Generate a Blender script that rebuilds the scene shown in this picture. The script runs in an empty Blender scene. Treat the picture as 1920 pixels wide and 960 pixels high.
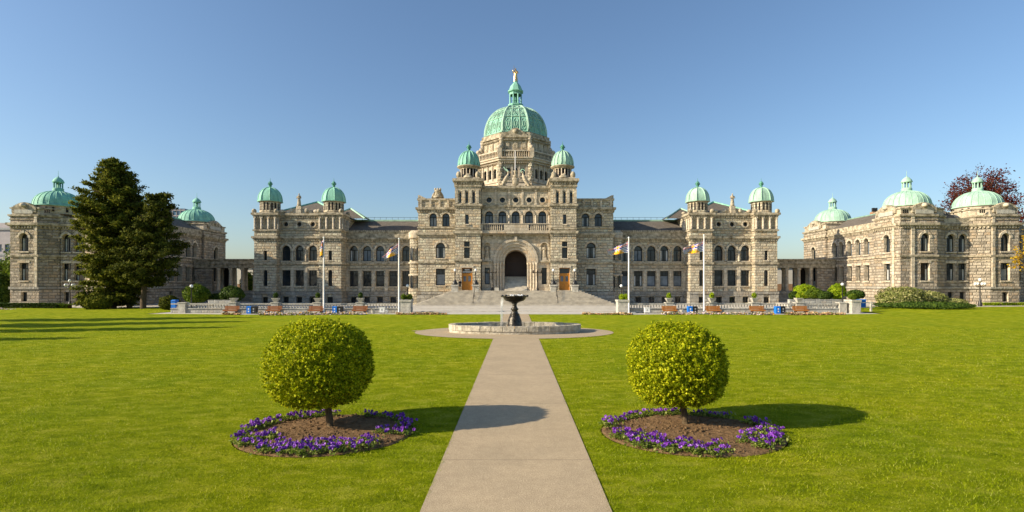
import bpy, bmesh, math, random
import numpy as np
from mathutils import Vector, Matrix
R = math.radians
PI = math.pi
random.seed(7)
rng = np.random.default_rng(11)
sc = bpy.context.scene
COL = sc.collection
CAMH = 3.4
CX = 0.18
def PX(px, Y): return (px - 965) / 1000 * Y
def PZ(py, Y): return CAMH + (534 - py) / 1000 * Y

# ------------------------------------------------------------ materials
class NT:
    def __init__(s, name):
        s.m = bpy.data.materials.new(name); s.m.use_nodes = True
        s.t = s.m.node_tree; s.b = s.t.nodes['Principled BSDF']; s.out = s.t.nodes['Material Output']
    def n(s, typ, **kw):
        nd = s.t.nodes.new(typ)
        for k, v in kw.items():
            if k.startswith('i_'):
                key = k[2:]
                nd.inputs[int(key) if key.isdigit() else key.replace('_', ' ')].default_value = v
            else: setattr(nd, k, v)
        return nd
    def l(s, a, b): s.t.links.new(a, b)
    def uv(s): return s.n('ShaderNodeTexCoord').outputs['UV']
    def pos(s): return s.n('ShaderNodeNewGeometry').outputs['Position']
    def noise(s, vec, scale, detail=4, rough=.6, out='Fac', stretch=None):
        if stretch:
            mp = s.n('ShaderNodeMapping'); mp.inputs['Scale'].default_value = stretch; s.l(vec, mp.inputs[0]); vec = mp.outputs[0]
        nd = s.n('ShaderNodeTexNoise'); nd.inputs['Scale'].default_value = scale; nd.inputs['Detail'].default_value = detail
        nd.inputs['Roughness'].default_value = rough; s.l(vec, nd.inputs['Vector']); return nd.outputs[out]
    def ramp(s, fac, stops):
        r = s.n('ShaderNodeValToRGB'); s.l(fac, r.inputs[0]); e = r.color_ramp.elements
        while len(e) < len(stops): e.new(.5)
        for q, (p, c) in zip(e, stops): q.position = p; q.color = (*c, 1) if len(c) == 3 else c
        return r.outputs[0]
    def mix(s, fac, a, b, mode='MIX'):
        m = s.n('ShaderNodeMix', data_type='RGBA', blend_type=mode)
        for val, sock in ((fac, m.inputs[0]), (a, m.inputs[6]), (b, m.inputs[7])):
            if isinstance(val, (int, float)): sock.default_value = val
            elif isinstance(val, tuple): sock.default_value = (*val, 1)
            else: s.l(val, sock)
        return m.outputs[2]
    def math(s, op, a, b=0.0):
        m = s.n('ShaderNodeMath', operation=op)
        for i, v in enumerate((a, b)):
            if isinstance(v, (int, float)): m.inputs[i].default_value = v
            else: s.l(v, m.inputs[i])
        return m.outputs[0]
    def bump(s, h, dist, strength=1.0):
        b = s.n('ShaderNodeBump'); b.inputs['Distance'].default_value = dist; b.inputs['Strength'].default_value = strength
        s.l(h, b.inputs['Height']); s.l(b.outputs[0], s.b.inputs['Normal'])
    def col(s, c, rough=.8, metal=0, spec=.3):
        if isinstance(c, tuple): s.b.inputs['Base Color'].default_value = (*c, 1)
        else: s.l(c, s.b.inputs['Base Color'])
        s.b.inputs['Roughness'].default_value = rough; s.b.inputs['Metallic'].default_value = metal
        s.b.inputs['Specular IOR Level'].default_value = spec
        return s.m

def m_stone(name, base, bw, bh, var=.5, bumpd=.12, stain=.5):
    t = NT(name); uv = t.uv(); P = t.pos()
    b1 = t.n('ShaderNodeTexBrick'); b1.inputs['Scale'].default_value = 1; b1.inputs['Brick Width'].default_value = bw
    b1.inputs['Row Height'].default_value = bh; b1.inputs['Mortar Size'].default_value = .028; b1.inputs['Mortar Smooth'].default_value = .4
    b1.offset = .43; b1.squash = .7; b1.squash_frequency = 3
    b1.inputs['Color1'].default_value = (0, 0, 0, 1); b1.inputs['Color2'].default_value = (1, 1, 1, 1); b1.inputs['Mortar'].default_value = (.35, .35, .35, 1)
    t.l(uv, b1.inputs['Vector'])
    d = tuple(c * (1 - var) for c in base); w = tuple(min(.75, c * (1 + var * .45)) for c in base)
    warm = (base[0] * .98, base[1] * .84, base[2] * .7)
    bc = t.ramp(b1.outputs['Color'], [(0, d), (.3, base), (.65, w), (.85, warm), (1, base)])
    n1 = t.noise(P, 1.6, 5, .65)
    c = t.mix(t.ramp(n1, [(.42, (0, 0, 0)), (.72, (1, 1, 1))]), bc, tuple(x * .68 for x in base))
    # weather streaks running down
    st = t.noise(P, 1.0, 4, .6, stretch=(1.3, 1.3, .18))
    c = t.mix(t.math('MULTIPLY', t.ramp(st, [(.5, (0, 0, 0)), (.75, (1, 1, 1))]), stain), c, (.07, .062, .05))
    fine = t.noise(P, 7, 4, .7)
    c = t.mix(.35, c, t.ramp(fine, [(.3, (.4, .4, .4)), (.7, (1.1, 1.1, 1.1))]), 'MULTIPLY')
    b2 = t.n('ShaderNodeTexBrick'); b2.inputs['Scale'].default_value = 1; b2.inputs['Brick Width'].default_value = bw
    b2.inputs['Row Height'].default_value = bh; b2.inputs['Mortar Size'].default_value = .085; b2.inputs['Mortar Smooth'].default_value = 1
    b2.offset = .43; b2.squash = .7; b2.squash_frequency = 3; t.l(uv, b2.inputs['Vector'])
    c = t.mix(t.math('MULTIPLY', b1.outputs['Fac'], .38), c, (.14, .115, .08))
    mort = t.math('SUBTRACT', 1.0, b2.outputs['Fac'])
    rock = t.noise(P, 2.6, 5, .66)
    h = t.math('ADD', t.math('MULTIPLY', mort, .55), t.math('MULTIPLY', rock, 1.3))
    t.bump(h, bumpd)
    return t.col(c, .92, spec=.15)

def m_noise(name, c1, c2, scale=4, rough=.7, metal=0, bumpd=0, stretch=None, spec=.3, lo=.35, hi=.65, detail=4):
    t = NT(name); P = t.pos()
    n1 = t.noise(P, scale, detail, .62, stretch=stretch)
    c = t.ramp(n1, [(lo, c1), (hi, c2)])
    if bumpd: t.bump(n1, bumpd)
    return t.col(c, rough, metal, spec)

def m_leaf(name, c1, c2, c3, transl=.3, rough=.55, big=.6):
    t = NT(name); g = t.n('ShaderNodeNewGeometry')
    c = t.ramp(g.outputs['Random Per Island'], [(0, c1), (.5, c2), (1, c3)])
    n1 = t.noise(g.outputs['Position'], big, 3)
    c = t.mix(.55, c, t.ramp(n1, [(.3, (.5, .55, .5)), (.7, (1.25, 1.2, 1.0))]), 'MULTIPLY')
    t.col(c, rough, 0, .12)
    tr = t.n('ShaderNodeBsdfTranslucent'); t.l(c, tr.inputs[0])
    mx = t.n('ShaderNodeMixShader'); mx.inputs[0].default_value = transl
    t.l(t.b.outputs[0], mx.inputs[1]); t.l(tr.outputs[0], mx.inputs[2]); t.l(mx.outputs[0], t.out.inputs[0])
    return t.m

M = {}
M['rough'] = m_stone('rock_faced_sandstone', (.70, .605, .45), 1.05, .45, .36, .26, .26)
M['annex'] = m_stone('sandstone_annex', (.53, .455, .355), 1.05, .45, .45, .26, .42)
M['base'] = m_stone('granite_plinth', (.42, .39, .33), 1.3, .55, .35, .12, .35)
M['dress'] = m_stone('dressed_sandstone', (.66, .575, .44), 1.4, .6, .24, .07, .42)
M['drum'] = m_stone('pale_sandstone', (.64, .55, .42), 1.4, .6, .15, .03, .35)
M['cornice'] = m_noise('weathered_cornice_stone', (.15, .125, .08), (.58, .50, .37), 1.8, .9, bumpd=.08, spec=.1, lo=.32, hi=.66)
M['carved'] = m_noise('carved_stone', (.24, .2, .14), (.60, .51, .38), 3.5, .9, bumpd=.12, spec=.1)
M['pale'] = m_noise('pale_granite', (.36, .34, .29), (.54, .51, .44), 2.5, .85, bumpd=.05, spec=.2)
M['step'] = m_noise('granite_steps', (.46, .41, .33), (.66, .60, .49), 1.2, .85, bumpd=.01, spec=.2)
M['wallstone'] = m_stone('terrace_wall_stone', (.50, .49, .44), 1.0, .33, .3, .06, .2)
M['bluestone'] = m_stone('basin_stone', (.56, .52, .45), .95, 3.0, .3, .1, .15)
def m_copper(name, c):
    t = NT(name); P = t.pos()
    st = t.noise(P, 1.6, 4, .65, stretch=(1, 1, .25)); n2 = t.noise(P, 6, 3)
    c1 = t.ramp(st, [(.3, tuple(x * .62 for x in c)), (.6, c), (.8, tuple(min(1, x * 1.2) for x in c))])
    c2 = t.mix(.3, c1, t.ramp(n2, [(.3, (.6, .65, .6)), (.7, (1.15, 1.1, 1.1))]), 'MULTIPLY')
    t.bump(n2, .02)
    return t.col(c2, .7, 0, .3)
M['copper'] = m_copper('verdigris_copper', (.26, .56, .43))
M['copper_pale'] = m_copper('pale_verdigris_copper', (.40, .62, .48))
M['copper_dark'] = m_copper('dark_verdigris_copper', (.11, .33, .24))
M['slate'] = m_stone('roof_slate', (.17, .15, .13), .3, .2, .3, .02, .4)
M['frame'] = m_noise('black_green_window_paint', (.008, .011, .011), (.014, .018, .018), 3, .5)
M['trimw'] = m_noise('white_paint', (.72, .72, .70), (.82, .81, .78), 3, .5)
def m_glass(name, c, rough=.07):
    t = NT(name); P = t.pos(); n = t.noise(P, .7, 2)
    t.bump(n, .03)
    cc = t.ramp(t.noise(P, .35, 2), [(.35, tuple(x * .5 for x in c)), (.65, c)])
    return t.col(cc, rough, 0, .6)
M['glass'] = m_glass('window_glass', (.03, .04, .052))
M['glass_sky'] = m_glass('tower_glass', (.10, .20, .30), .15)
M['blind'] = m_noise('window_blind', (.45, .47, .46), (.62, .62, .6), .8, .5)
M['curtain'] = m_noise('grey_curtain', (.10, .13, .16), (.22, .25, .28), .9, .35)  # blue-grey tone stands in for reflection in the window panes
M['voidm'] = m_noise('dark_interior', (.012, .01, .009), (.02, .016, .014), 3, .9)
def m_wood(name, a, b):
    t = NT(name); P = t.pos()
    w = t.noise(P, 6, 4, .6, stretch=(6, 6, .6))
    t.bump(w, .01)
    return t.col(t.ramp(w, [(.3, a), (.7, b)]), .4, 0, .4)
M['wood'] = m_wood('varnished_orange_wood', (.40, .15, .015), (.66, .29, .04))
M['basin'] = m_noise('pale_basin_stone', (.30, .265, .20), (.56, .50, .40), 3.2, .9, bumpd=.08, spec=.15)
M['benchwood'] = m_wood('reddish_bench_wood', (.22, .075, .025), (.34, .13, .045))  # bench wood darkened, shade on the left benches put into the colour
M['benchwood2'] = m_wood('orange_bench_wood', (.32, .12, .02), (.48, .19, .04))  # same bench wood in its sunlit tone for the right benches
M['darkwood'] = m_wood('dark_oak', (.025, .010, .008), (.06, .024, .016))
M['iron'] = m_noise('black_iron', (.012, .012, .012), (.03, .028, .024), 6, .45, 0, .01, spec=.5)
M['bronze'] = m_noise('dark_bronze', (.012, .010, .008), (.06, .048, .03), 7, .35, .4, .03, spec=.6)
M['gold'] = m_noise('gilding', (.75, .45, .15), (.95, .68, .32), 5, .3, .9)
M['goldrim'] = m_noise('yellow_ring', (.5, .22, .01), (.65, .32, .02), 5, .5)
M['polewhite'] = m_noise('white_pole_paint', (.74, .70, .66), (.84, .80, .75), 2, .4)
M['globe'] = m_noise('opal_glass', (.78, .78, .76), (.88, .88, .86), 3, .25)
M['blue'] = m_noise('blue_plastic', (.01, .13, .52), (.015, .19, .66), 3, .45)
M['black'] = m_noise('black_plastic', (.012, .012, .012), (.025, .025, .025), 3, .5)
M['grey'] = m_noise('grey_plastic', (.30, .31, .30), (.38, .38, .37), 3, .5)
M['skin'] = m_noise('skin', (.45, .26, .18), (.52, .31, .22), 4, .6)
M['cloth'] = m_noise('dark_cloth', (.008, .01, .014), (.02, .022, .03), 6, .9)
M['denim'] = m_noise('dark_denim', (.015, .02, .035), (.03, .04, .06), 6, .9)
M['f_red'] = m_noise('flag_red', (.62, .05, .05), (.72, .07, .06), 3, .8)
M['f_white'] = m_noise('flag_white', (.78, .76, .76), (.86, .84, .84), 3, .8)
M['f_blue'] = m_noise('flag_blue', (.05, .05, .30), (.07, .07, .36), 3, .8)
M['f_gold'] = m_noise('flag_gold', (.85, .38, .01), (.92, .46, .02), 3, .8)
M['brick'] = m_stone('orange_house_wall', (.5, .28, .15), .3, .1, .3, .02, .2)
M['cream'] = m_noise('cream_render', (.6, .55, .45), (.68, .63, .54), 1, .8)
M['mauve'] = m_noise('mauve_cladding', (.42, .37, .37), (.48, .43, .42), 1, .8)
M['bark'] = m_noise('bark', (.055, .035, .018), (.14, .10, .055), 9, .95, bumpd=.03, stretch=(2, 2, .4))
M['water'] = NT('basin_water').col((.02, .03, .03), .06, 0, .5)
M['spray'] = m_noise('falling_water', (.75, .78, .8), (.9, .92, .93), 9, .15)
M['globe_leaf'] = m_leaf('clipped_globe_leaves', (.11, .17, .003), (.36, .42, .005), (.80, .76, .03), .40, big=2.6)
M['conifer'] = m_leaf('conifer_foliage', (.06, .085, .010), (.14, .155, .018), (.28, .27, .03), .32, .9, big=.45)
M['conifer2'] = m_leaf('dark_conifer_foliage', (.04, .055, .010), (.085, .10, .014), (.17, .17, .02), .25, .9, big=.45)
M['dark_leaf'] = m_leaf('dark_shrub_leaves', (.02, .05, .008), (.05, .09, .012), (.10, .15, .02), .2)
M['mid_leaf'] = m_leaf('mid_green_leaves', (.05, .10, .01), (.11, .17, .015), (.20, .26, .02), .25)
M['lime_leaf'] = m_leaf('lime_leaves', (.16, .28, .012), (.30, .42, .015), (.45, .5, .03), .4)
M['cream_leaf'] = m_leaf('variegated_leaves', (.12, .16, .03), (.26, .28, .08), (.55, .5, .25), .3, big=1)
M['red_leaf'] = m_leaf('copper_beech_leaves', (.05, .008, .008), (.10, .018, .014), (.17, .04, .025), .25)
M['yellow_leaf'] = m_leaf('yellow_leaves', (.45, .26, .01), (.6, .38, .015), (.7, .5, .05), .4)
M['pansy_leaf'] = m_leaf('pansy_leaves', (.08, .14, .012), (.2, .27, .04), (.42, .45, .14), .35, big=5)
def m_grass():
    t = NT('grass_blades'); g = t.n('ShaderNodeNewGeometry'); P = g.outputs['Position']
    c = t.ramp(g.outputs['Random Per Island'], [(0, (.12, .18, .003)), (.45, (.26, .335, .004)), (.85, (.40, .46, .012)), (1, (.66, .64, .16))])
    c = t.mix(.5, c, t.ramp(t.noise(P, .3, 4), [(.3, (.78, .86, .8)), (.7, (1.38, 1.15, 1.1))]), 'MULTIPLY')
    c = t.mix(.75, c, t.ramp(t.noise(P, 3.5, 4, .7, stretch=(.6, 1, 1)), [(.34, (.48, .58, .5)), (.58, (1.15, 1.12, 1.05))]), 'MULTIPLY')
    c = t.mix(.7, c, t.ramp(t.noise(P, 13, 3, .7), [(.36, (.42, .5, .45)), (.56, (1.12, 1.12, 1.1)), (.75, (1.35, 1.3, 1.8))]), 'MULTIPLY')
    t.col(c, .8, 0, .04); tr = t.n('ShaderNodeBsdfTranslucent'); t.l(c, tr.inputs[0]); mx = t.n('ShaderNodeMixShader'); mx.inputs[0].default_value = .42
    t.l(t.b.outputs[0], mx.inputs[1]); t.l(tr.outputs[0], mx.inputs[2]); t.l(mx.outputs[0], t.out.inputs[0]); return t.m
M['grass'] = m_grass()
def m_pansy():
    t = NT('purple_petals'); g = t.n('ShaderNodeNewGeometry')
    oi = t.n('ShaderNodeObjectInfo')
    f = t.math('FRACT', t.math('ADD', g.outputs['Random Per Island'], oi.outputs['Random']))
    c = t.ramp(f, [(0, (.05, .004, .12)), (.45, (.12, .014, .26)), (.8, (.21, .045, .42)), (1, (.38, .2, .58))])
    return t.col(c, .6, 0, .2)
M['petal'] = m_pansy()
def m_bedflowers():
    t = NT('mixed_bedding'); g = t.n('ShaderNodeNewGeometry')
    c = t.ramp(g.outputs['Random Per Island'], [(0, (.06, .10, .02)), (.28, (.10, .15, .03)), (.3, (.62, .45, .42)), (.55, (.6, .55, .5)), (.75, (.55, .42, .5)), (.88, (.7, .35, .02)), (1, (.7, .5, .05))])
    c2 = t.n('ShaderNodeValToRGB')
    return t.col(c, .8)
M['bedding'] = m_bedflowers()
def m_salmon():
    t = NT('salmon_bedding'); g = t.n('ShaderNodeNewGeometry')
    c = t.ramp(g.outputs['Random Per Island'], [(0, (.08, .10, .02)), (.35, (.10, .13, .03)), (.37, (.62, .25, .16)), (.7, (.62, .4, .2)), (1, (.6, .5, .3))])
    return t.col(c, .8)
M['salmon'] = m_salmon()
def m_soil():
    t = NT('garden_soil'); P = t.pos()
    n = t.noise(P, 9, 6, .7); n2 = t.noise(P, 38, 4, .7)
    c = t.ramp(n, [(.3, (.13, .075, .035)), (.55, (.26, .16, .08)), (.75, (.36, .24, .13))])
    t.bump(t.math('ADD', n, t.math('MULTIPLY', n2, .5)), .12)
    return t.col(c, .95, 0, .1)
M['soil'] = m_soil()
def m_path():
    t = NT('exposed_aggregate_path'); P = t.pos()
    n = t.noise(P, 55, 3, .7); n2 = t.noise(P, .8, 5, .6); n3 = t.noise(P, 5, 5, .7)
    c = t.ramp(n, [(.3, (.24, .18, .105)), (.5, (.43, .335, .215)), (.74, (.68, .56, .39))])
    c = t.mix(.5, c, t.ramp(n2, [(.3, (.78, .78, .78)), (.7, (1.12, 1.1, 1.08))]), 'MULTIPLY')
    c = t.mix(.4, c, t.ramp(n3, [(.3, (.72, .7, .7)), (.6, (1.05, 1.05, 1.05))]), 'MULTIPLY')
    # transverse joints every 4.9 m
    s = t.n('ShaderNodeSeparateXYZ'); t.l(P, s.inputs[0])
    fr = t.math('FRACT', t.math('DIVIDE', t.math('ADD', s.outputs[1], 4.4), 4.9))
    j = t.math('LESS_THAN', fr, .008)
    c = t.mix(t.math('MULTIPLY', j, .3), c, (.10, .08, .06))
    t.bump(n, .006)
    return t.col(c, .9, 0, .2)
M['path'] = m_path()
M['pave'] = m_noise('pale_paving', (.46, .42, .36), (.56, .52, .45), 1.4, .85, bumpd=.008)
def m_lawn():
    t = NT('lawn_turf'); P = t.pos()
    a = t.noise(P, .3, 4, .6); b = t.noise(P, 2.2, 5, .68, stretch=(.6, 1, 1)); f = t.noise(P, 26, 4, .75)
    c = t.ramp(b, [(.3, (.13, .19, .004)), (.5, (.265, .325, .008)), (.72, (.43, .44, .05))])
    c = t.mix(.6, c, t.ramp(a, [(.3, (.78, .86, .85)), (.7, (1.38, 1.15, 1.1))]), 'MULTIPLY')
    c = t.mix(.55, c, t.ramp(f, [(.3, (.5, .55, .5)), (.65, (1.25, 1.2, 1.3))]), 'MULTIPLY')
    t.bump(t.math('ADD', t.math('MULTIPLY', b, .5), f), .10)
    return t.col(c, .95, 0, .03)
M['lawn'] = m_lawn()
M['ground'] = m_noise('distant_ground', (.08, .10, .04), (.16, .16, .10), .05, .95)

# ------------------------------------------------------------ mesh builder
class MB:
    def __init__(s): s.v = []; s.f = []; s.m = []; s.sm = []; s.marks = []
    def face(s, pts, m=0, smooth=False):
        i = len(s.v); s.v += [tuple(p) for p in pts]; s.f.append(tuple(range(i, i + len(pts)))); s.m.append(m); s.sm.append(smooth)
    def box(s, x0, x1, y0, y1, z0, z1, m=0):
        if x0 > x1: x0, x1 = x1, x0
        if y0 > y1: y0, y1 = y1, y0
        i = len(s.v)
        s.v += [(x0, y0, z0), (x1, y0, z0), (x1, y1, z0), (x0, y1, z0), (x0, y0, z1), (x1, y0, z1), (x1, y1, z1), (x0, y1, z1)]
        for q in ((3, 2, 1, 0), (4, 5, 6, 7), (0, 1, 5, 4), (1, 2, 6, 5), (2, 3, 7, 6), (3, 0, 4, 7)):
            s.f.append(tuple(i + k for k in q)); s.m.append(m); s.sm.append(False)
    def obox(s, c, dx, hw, d0, d1, z0, z1, m=0):
        """box along wall direction dx (unit 2d) centred at c, half width hw, from d0 to d1 outward"""
        n = (dx[1], -dx[0]); P = []
        for a, b in ((-hw, d1), (hw, d1), (hw, d0), (-hw, d0)):
            P.append((c[0] + dx[0] * a + n[0] * b, c[1] + dx[1] * a + n[1] * b))
        s.prism(P, z0, z1, m)
    def prism(s, poly, z0, z1, m=0, cap=True, top=None):
        n = len(poly); i = len(s.v); top = top or poly
        s.v += [(p[0], p[1], z0) for p in poly] + [(p[0], p[1], z1) for p in top]
        for k in range(n):
            j = (k + 1) % n; s.f.append((i + k, i + j, i + n + j, i + n + k)); s.m.append(m); s.sm.append(False)
        if cap:
            s.f.append(tuple(i + n + k for k in range(n))); s.m.append(m); s.sm.append(False)
            s.f.append(tuple(i + n - 1 - k for k in range(n))); s.m.append(m); s.sm.append(False)
    def lathe(s, cx, cy, prof, n=24, m=0, phase=0, smooth=True, sx=1, sy=1):
        i = len(s.v)
        for r, z in prof:
            for k in range(n):
                a = phase + 2 * PI * k / n; s.v.append((cx + r * sx * math.cos(a), cy + r * sy * math.sin(a), z))
        for q in range(len(prof) - 1):
            for k in range(n):
                j = (k + 1) % n
                s.f.append((i + q * n + k, i + q * n + j, i + (q + 1) * n + j, i + (q + 1) * n + k)); s.m.append(m); s.sm.append(smooth)
        if prof[-1][0] > 1e-4:
            s.f.append(tuple(i + (len(prof) - 1) * n + k for k in range(n))); s.m.append(m); s.sm.append(False)
    def tube(s, pts, r, n=6, m=0, smooth=True):
        rr = r if isinstance(r, (list, tuple)) else [r] * len(pts)
        i0 = len(s.v); L = len(pts)
        for a in range(L):
            p = Vector(pts[a]); d = Vector(pts[min(a + 1, L - 1)]) - Vector(pts[max(a - 1, 0)])
            d = d.normalized() if d.length > 1e-9 else Vector((0, 0, 1))
            u = d.cross(Vector((0, 0, 1)));
            if u.length < .05: u = d.cross(Vector((0, 1, 0)))
            u.normalize(); w = d.cross(u)
            for k in range(n):
                t = 2 * PI * k / n; q = p + (u * math.cos(t) + w * math.sin(t)) * rr[a]; s.v.append(tuple(q))
        for a in range(L - 1):
            for k in range(n):
                j = (k + 1) % n
                s.f.append((i0 + a * n + k, i0 + a * n + j, i0 + (a + 1) * n + j, i0 + (a + 1) * n + k)); s.m.append(m); s.sm.append(smooth)
        s.f.append(tuple(i0 + k for k in range(n))); s.m.append(m); s.sm.append(False)
        s.f.append(tuple(i0 + (L - 1) * n + k for k in range(n))); s.m.append(m); s.sm.append(False)
    def ball(s, c, rx, ry=None, rz=None, n=10, m=0):
        ry = ry or rx; rz = rz or rx; k = max(4, n // 2 + 1)
        pr = [(max(1e-5, math.sin(PI * q / k)), c[2] - rz * math.cos(PI * q / k)) for q in range(k + 1)]
        s.lathe(c[0], c[1], pr, n, m, 0, True, rx, ry)
    def mark(s): s.marks.append(len(s.f))
    def build(s, name, mats, parent=None, loc=None, uv=True):
        if s.marks:
            cuts = sorted(set([0] + s.marks + [len(s.f)])); s.marks = []; o = None
            for a, b in zip(cuts[:-1], cuts[1:]):
                q = MB(); mp = {}
                for f, mm, sm in zip(s.f[a:b], s.m[a:b], s.sm[a:b]):
                    for i in f:
                        if i not in mp: mp[i] = len(q.v); q.v.append(s.v[i])
                    q.f.append(tuple(mp[i] for i in f)); q.m.append(mm); q.sm.append(sm)
                o = q.build(name, mats, parent, loc, uv) if q.f else o
            return o
        org = Vector(loc) if loc is not None else (world_loc(parent) if parent else Vector((0, 0, 0)))
        me = bpy.data.meshes.new(name)
        V = [(a - org[0], b - org[1], c - org[2]) for a, b, c in s.v]
        me.from_pydata(V, [], s.f)
        if not isinstance(mats, (list, tuple)): mats = [mats]
        for m in mats: me.materials.append(M[m] if isinstance(m, str) else m)
        me.polygons.foreach_set('material_index', s.m); me.polygons.foreach_set('use_smooth', s.sm)
        if uv:
            ul = me.uv_layers.new(name='UVMap'); data = []
            for p in me.polygons:
                nx, ny, nz = p.normal
                if abs(nz) > .75: 
                    for li in p.loop_indices:
                        v = V[me.loops[li].vertex_index]; data += [v[0] + org[0], v[1] + org[1]]
                else:
                    h = math.hypot(nx, ny); tx, ty = -ny / h, nx / h
                    if abs(tx) >= abs(ty): sg = 1 if tx > 0 else -1
                    else: sg = 1 if ty > 0 else -1
                    for li in p.loop_indices:
                        v = V[me.loops[li].vertex_index]; data += [sg * ((v[0] + org[0]) * tx + (v[1] + org[1]) * ty), v[2] + org[2]]
            ul.data.foreach_set('uv', data)
        o = bpy.data.objects.new(name, me); COL.objects.link(o)
        if parent: o.parent = parent
        if parent is None: o.location = org
        elif loc is not None: o.location = org - world_loc(parent)
        return o
def world_loc(o):
    v = Vector(o.location); p = o.parent
    while p: v += Vector(p.location); p = p.parent
    return v
def tag(o, label=None, cat=None, group=None, kind=None):
    if label: o['label'] = label
    if cat: o['category'] = cat
    if group: o['group'] = group
    if kind: o['kind'] = kind
    return o
def thing(name, loc, label, cat, group=None):
    o = bpy.data.objects.new(name, None); COL.objects.link(o); o.location = loc; o.empty_display_size = .3
    return tag(o, label, cat, group)
def copy_tree(o, parent=None, loc=None, rotz=None):
    c = o.copy(); COL.objects.link(c); c.parent = parent
    if loc is not None: c.location = loc
    if rotz is not None: c.rotation_euler = (0, 0, rotz)
    for ch in list(o.children): copy_tree(ch, c)
    return c
def fastmesh(name, V, per, mats, parent=None, mi=None, loc=(0, 0, 0)):
    """V: (n*per,3) array; faces of `per` verts each, unshared"""
    V = np.asarray(V, dtype=np.float32) - np.asarray(loc, dtype=np.float32); n = len(V) // per
    me = bpy.data.meshes.new(name); me.vertices.add(n * per); me.vertices.foreach_set('co', V.ravel())
    me.loops.add(n * per); me.loops.foreach_set('vertex_index', np.arange(n * per, dtype=np.int32))
    me.polygons.add(n); me.polygons.foreach_set('loop_start', np.arange(n, dtype=np.int32) * per)
    if not isinstance(mats, (list, tuple)): mats = [mats]
    for m in mats: me.materials.append(M[m])
    if mi is not None: me.polygons.foreach_set('material_index', np.asarray(mi, dtype=np.int32))
    me.update(calc_edges=True); me.validate()
    o = bpy.data.objects.new(name, me); COL.objects.link(o)
    if parent: o.parent = parent; o.location = Vector(loc) - world_loc(parent)
    else: o.location = loc
    return o

# ------------------------------------------------------------ windows & walls
WC = {}
def outline(w, h, arched, rnd=False, inset=0, n=12):
    w2 = w / 2 - inset
    if rnd: return [(w2 * math.cos(2 * PI * k / 20), h / 2 + w2 * math.sin(2 * PI * k / 20)) for k in range(20)]
    if arched:
        sp = h - w / 2
        return [(-w2, inset)] + [(w2, inset)] + [(w2 * math.cos(PI * k / n), sp + w2 * math.sin(PI * k / n)) for k in range(n + 1)]
    return [(-w2, inset), (w2, inset), (w2, h - inset), (-w2, h - inset)]
def place_window(parent, x, y, z, w, h, n, typ, arched, rnd, deep, blind):
    key = (typ, round(w, 1), round(h, 1), arched, rnd)
    if key not in WC:
        fr = MB(); a = outline(w, h, arched, rnd, 0); fw = .11 if w > .8 else .07; b = outline(w, h, arched, rnd, fw); L = len(a)
        for k in range(L):
            j = (k + 1) % L
            fr.face([(a[k][0], -.03, a[k][1]), (a[j][0], -.03, a[j][1]), (b[j][0], -.03, b[j][1]), (b[k][0], -.03, b[k][1])])
            fr.face([(b[k][0], -.03, b[k][1]), (b[j][0], -.03, b[j][1]), (b[j][0], .06, b[j][1]), (b[k][0], .06, b[k][1])])
        e = .045
        if rnd:
            fr.box(-e, e, -.025, .04, fw, h - fw); fr.box(-w / 2 + fw, w / 2 - fw, -.022, .04, h / 2 - e, h / 2 + e)
        elif arched:
            sp = h - w / 2
            if w > .9:
                fr.box(-w / 2 + fw, w / 2 - fw, -.026, .04, sp - .07, sp + .06); fr.box(-e - .01, e + .01, -.022, .04, fw, sp - .07)
            else: fr.box(-w / 2 + fw, w / 2 - fw, -.026, .04, h * .55, h * .55 + .08)
        else:
            if h > 1.6:
                t = h * .66; fr.box(-w / 2 + fw, w / 2 - fw, -.026, .04, t, t + .12)
                if w > 1.2:
                    for q in (-w / 6, w / 6): fr.box(q - .035, q + .035, -.022, .04, t + .12, h - fw)
            elif w > .7:
                fr.box(-e, e, -.026, .04, fw, h - fw); fr.box(-w / 2 + fw, w / 2 - fw, -.022, .04, h * .5, h * .5 + .06)
        pn = MB(); pn.face([(p[0], .05, p[1]) for p in b])
        mats = []
        for which in ('glass', 'curtain', 'blind'):
            if which == 'glass': me = pn
            else:
                me = MB(); me.face([(p[0], .05, p[1]) for p in b])
                if arched: zt = (h - w / 2 - .07)
                else: zt = h * .66 if h > 1.6 else h * .5
                if which == 'curtain': me.face([(-w / 2 + fw, .035, fw), (w / 2 - fw, .035, fw), (w / 2 - fw, .035, zt), (-w / 2 + fw, .035, zt)], 1)
                else:
                    for sgn in (-1, 1):
                        xs = sorted((sgn * (w / 2 - fw), sgn * (w / 2 - fw) * .62)); me.face([(xs[0], .035, fw), (xs[1], .035, fw), (xs[1], .035, zt), (xs[0], .035, zt)], 2)
            mats.append(me)
        fo = fr.build(typ, 'frame', None, uv=False); fm = fo.data; bpy.data.objects.remove(fo)
        pms = []
        for me in mats:
            po = me.build('pane', ['glass', 'curtain', 'blind'], None, uv=False); pms.append(po.data); bpy.data.objects.remove(po)
        WC[key] = (fm, pms)
    fm, pms = WC[key]
    o = bpy.data.objects.new(typ, fm); COL.objects.link(o); o.parent = parent
    wl = world_loc(parent); ang = math.atan2(n[1], n[0]) + PI / 2
    o.location = (x - n[0] * deep - wl[0], y - n[1] * deep - wl[1], z - wl[2]); o.rotation_euler = (0, 0, ang)
    p = bpy.data.objects.new('pane', pms[blind]); COL.objects.link(p); p.parent = o
    return o

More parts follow.
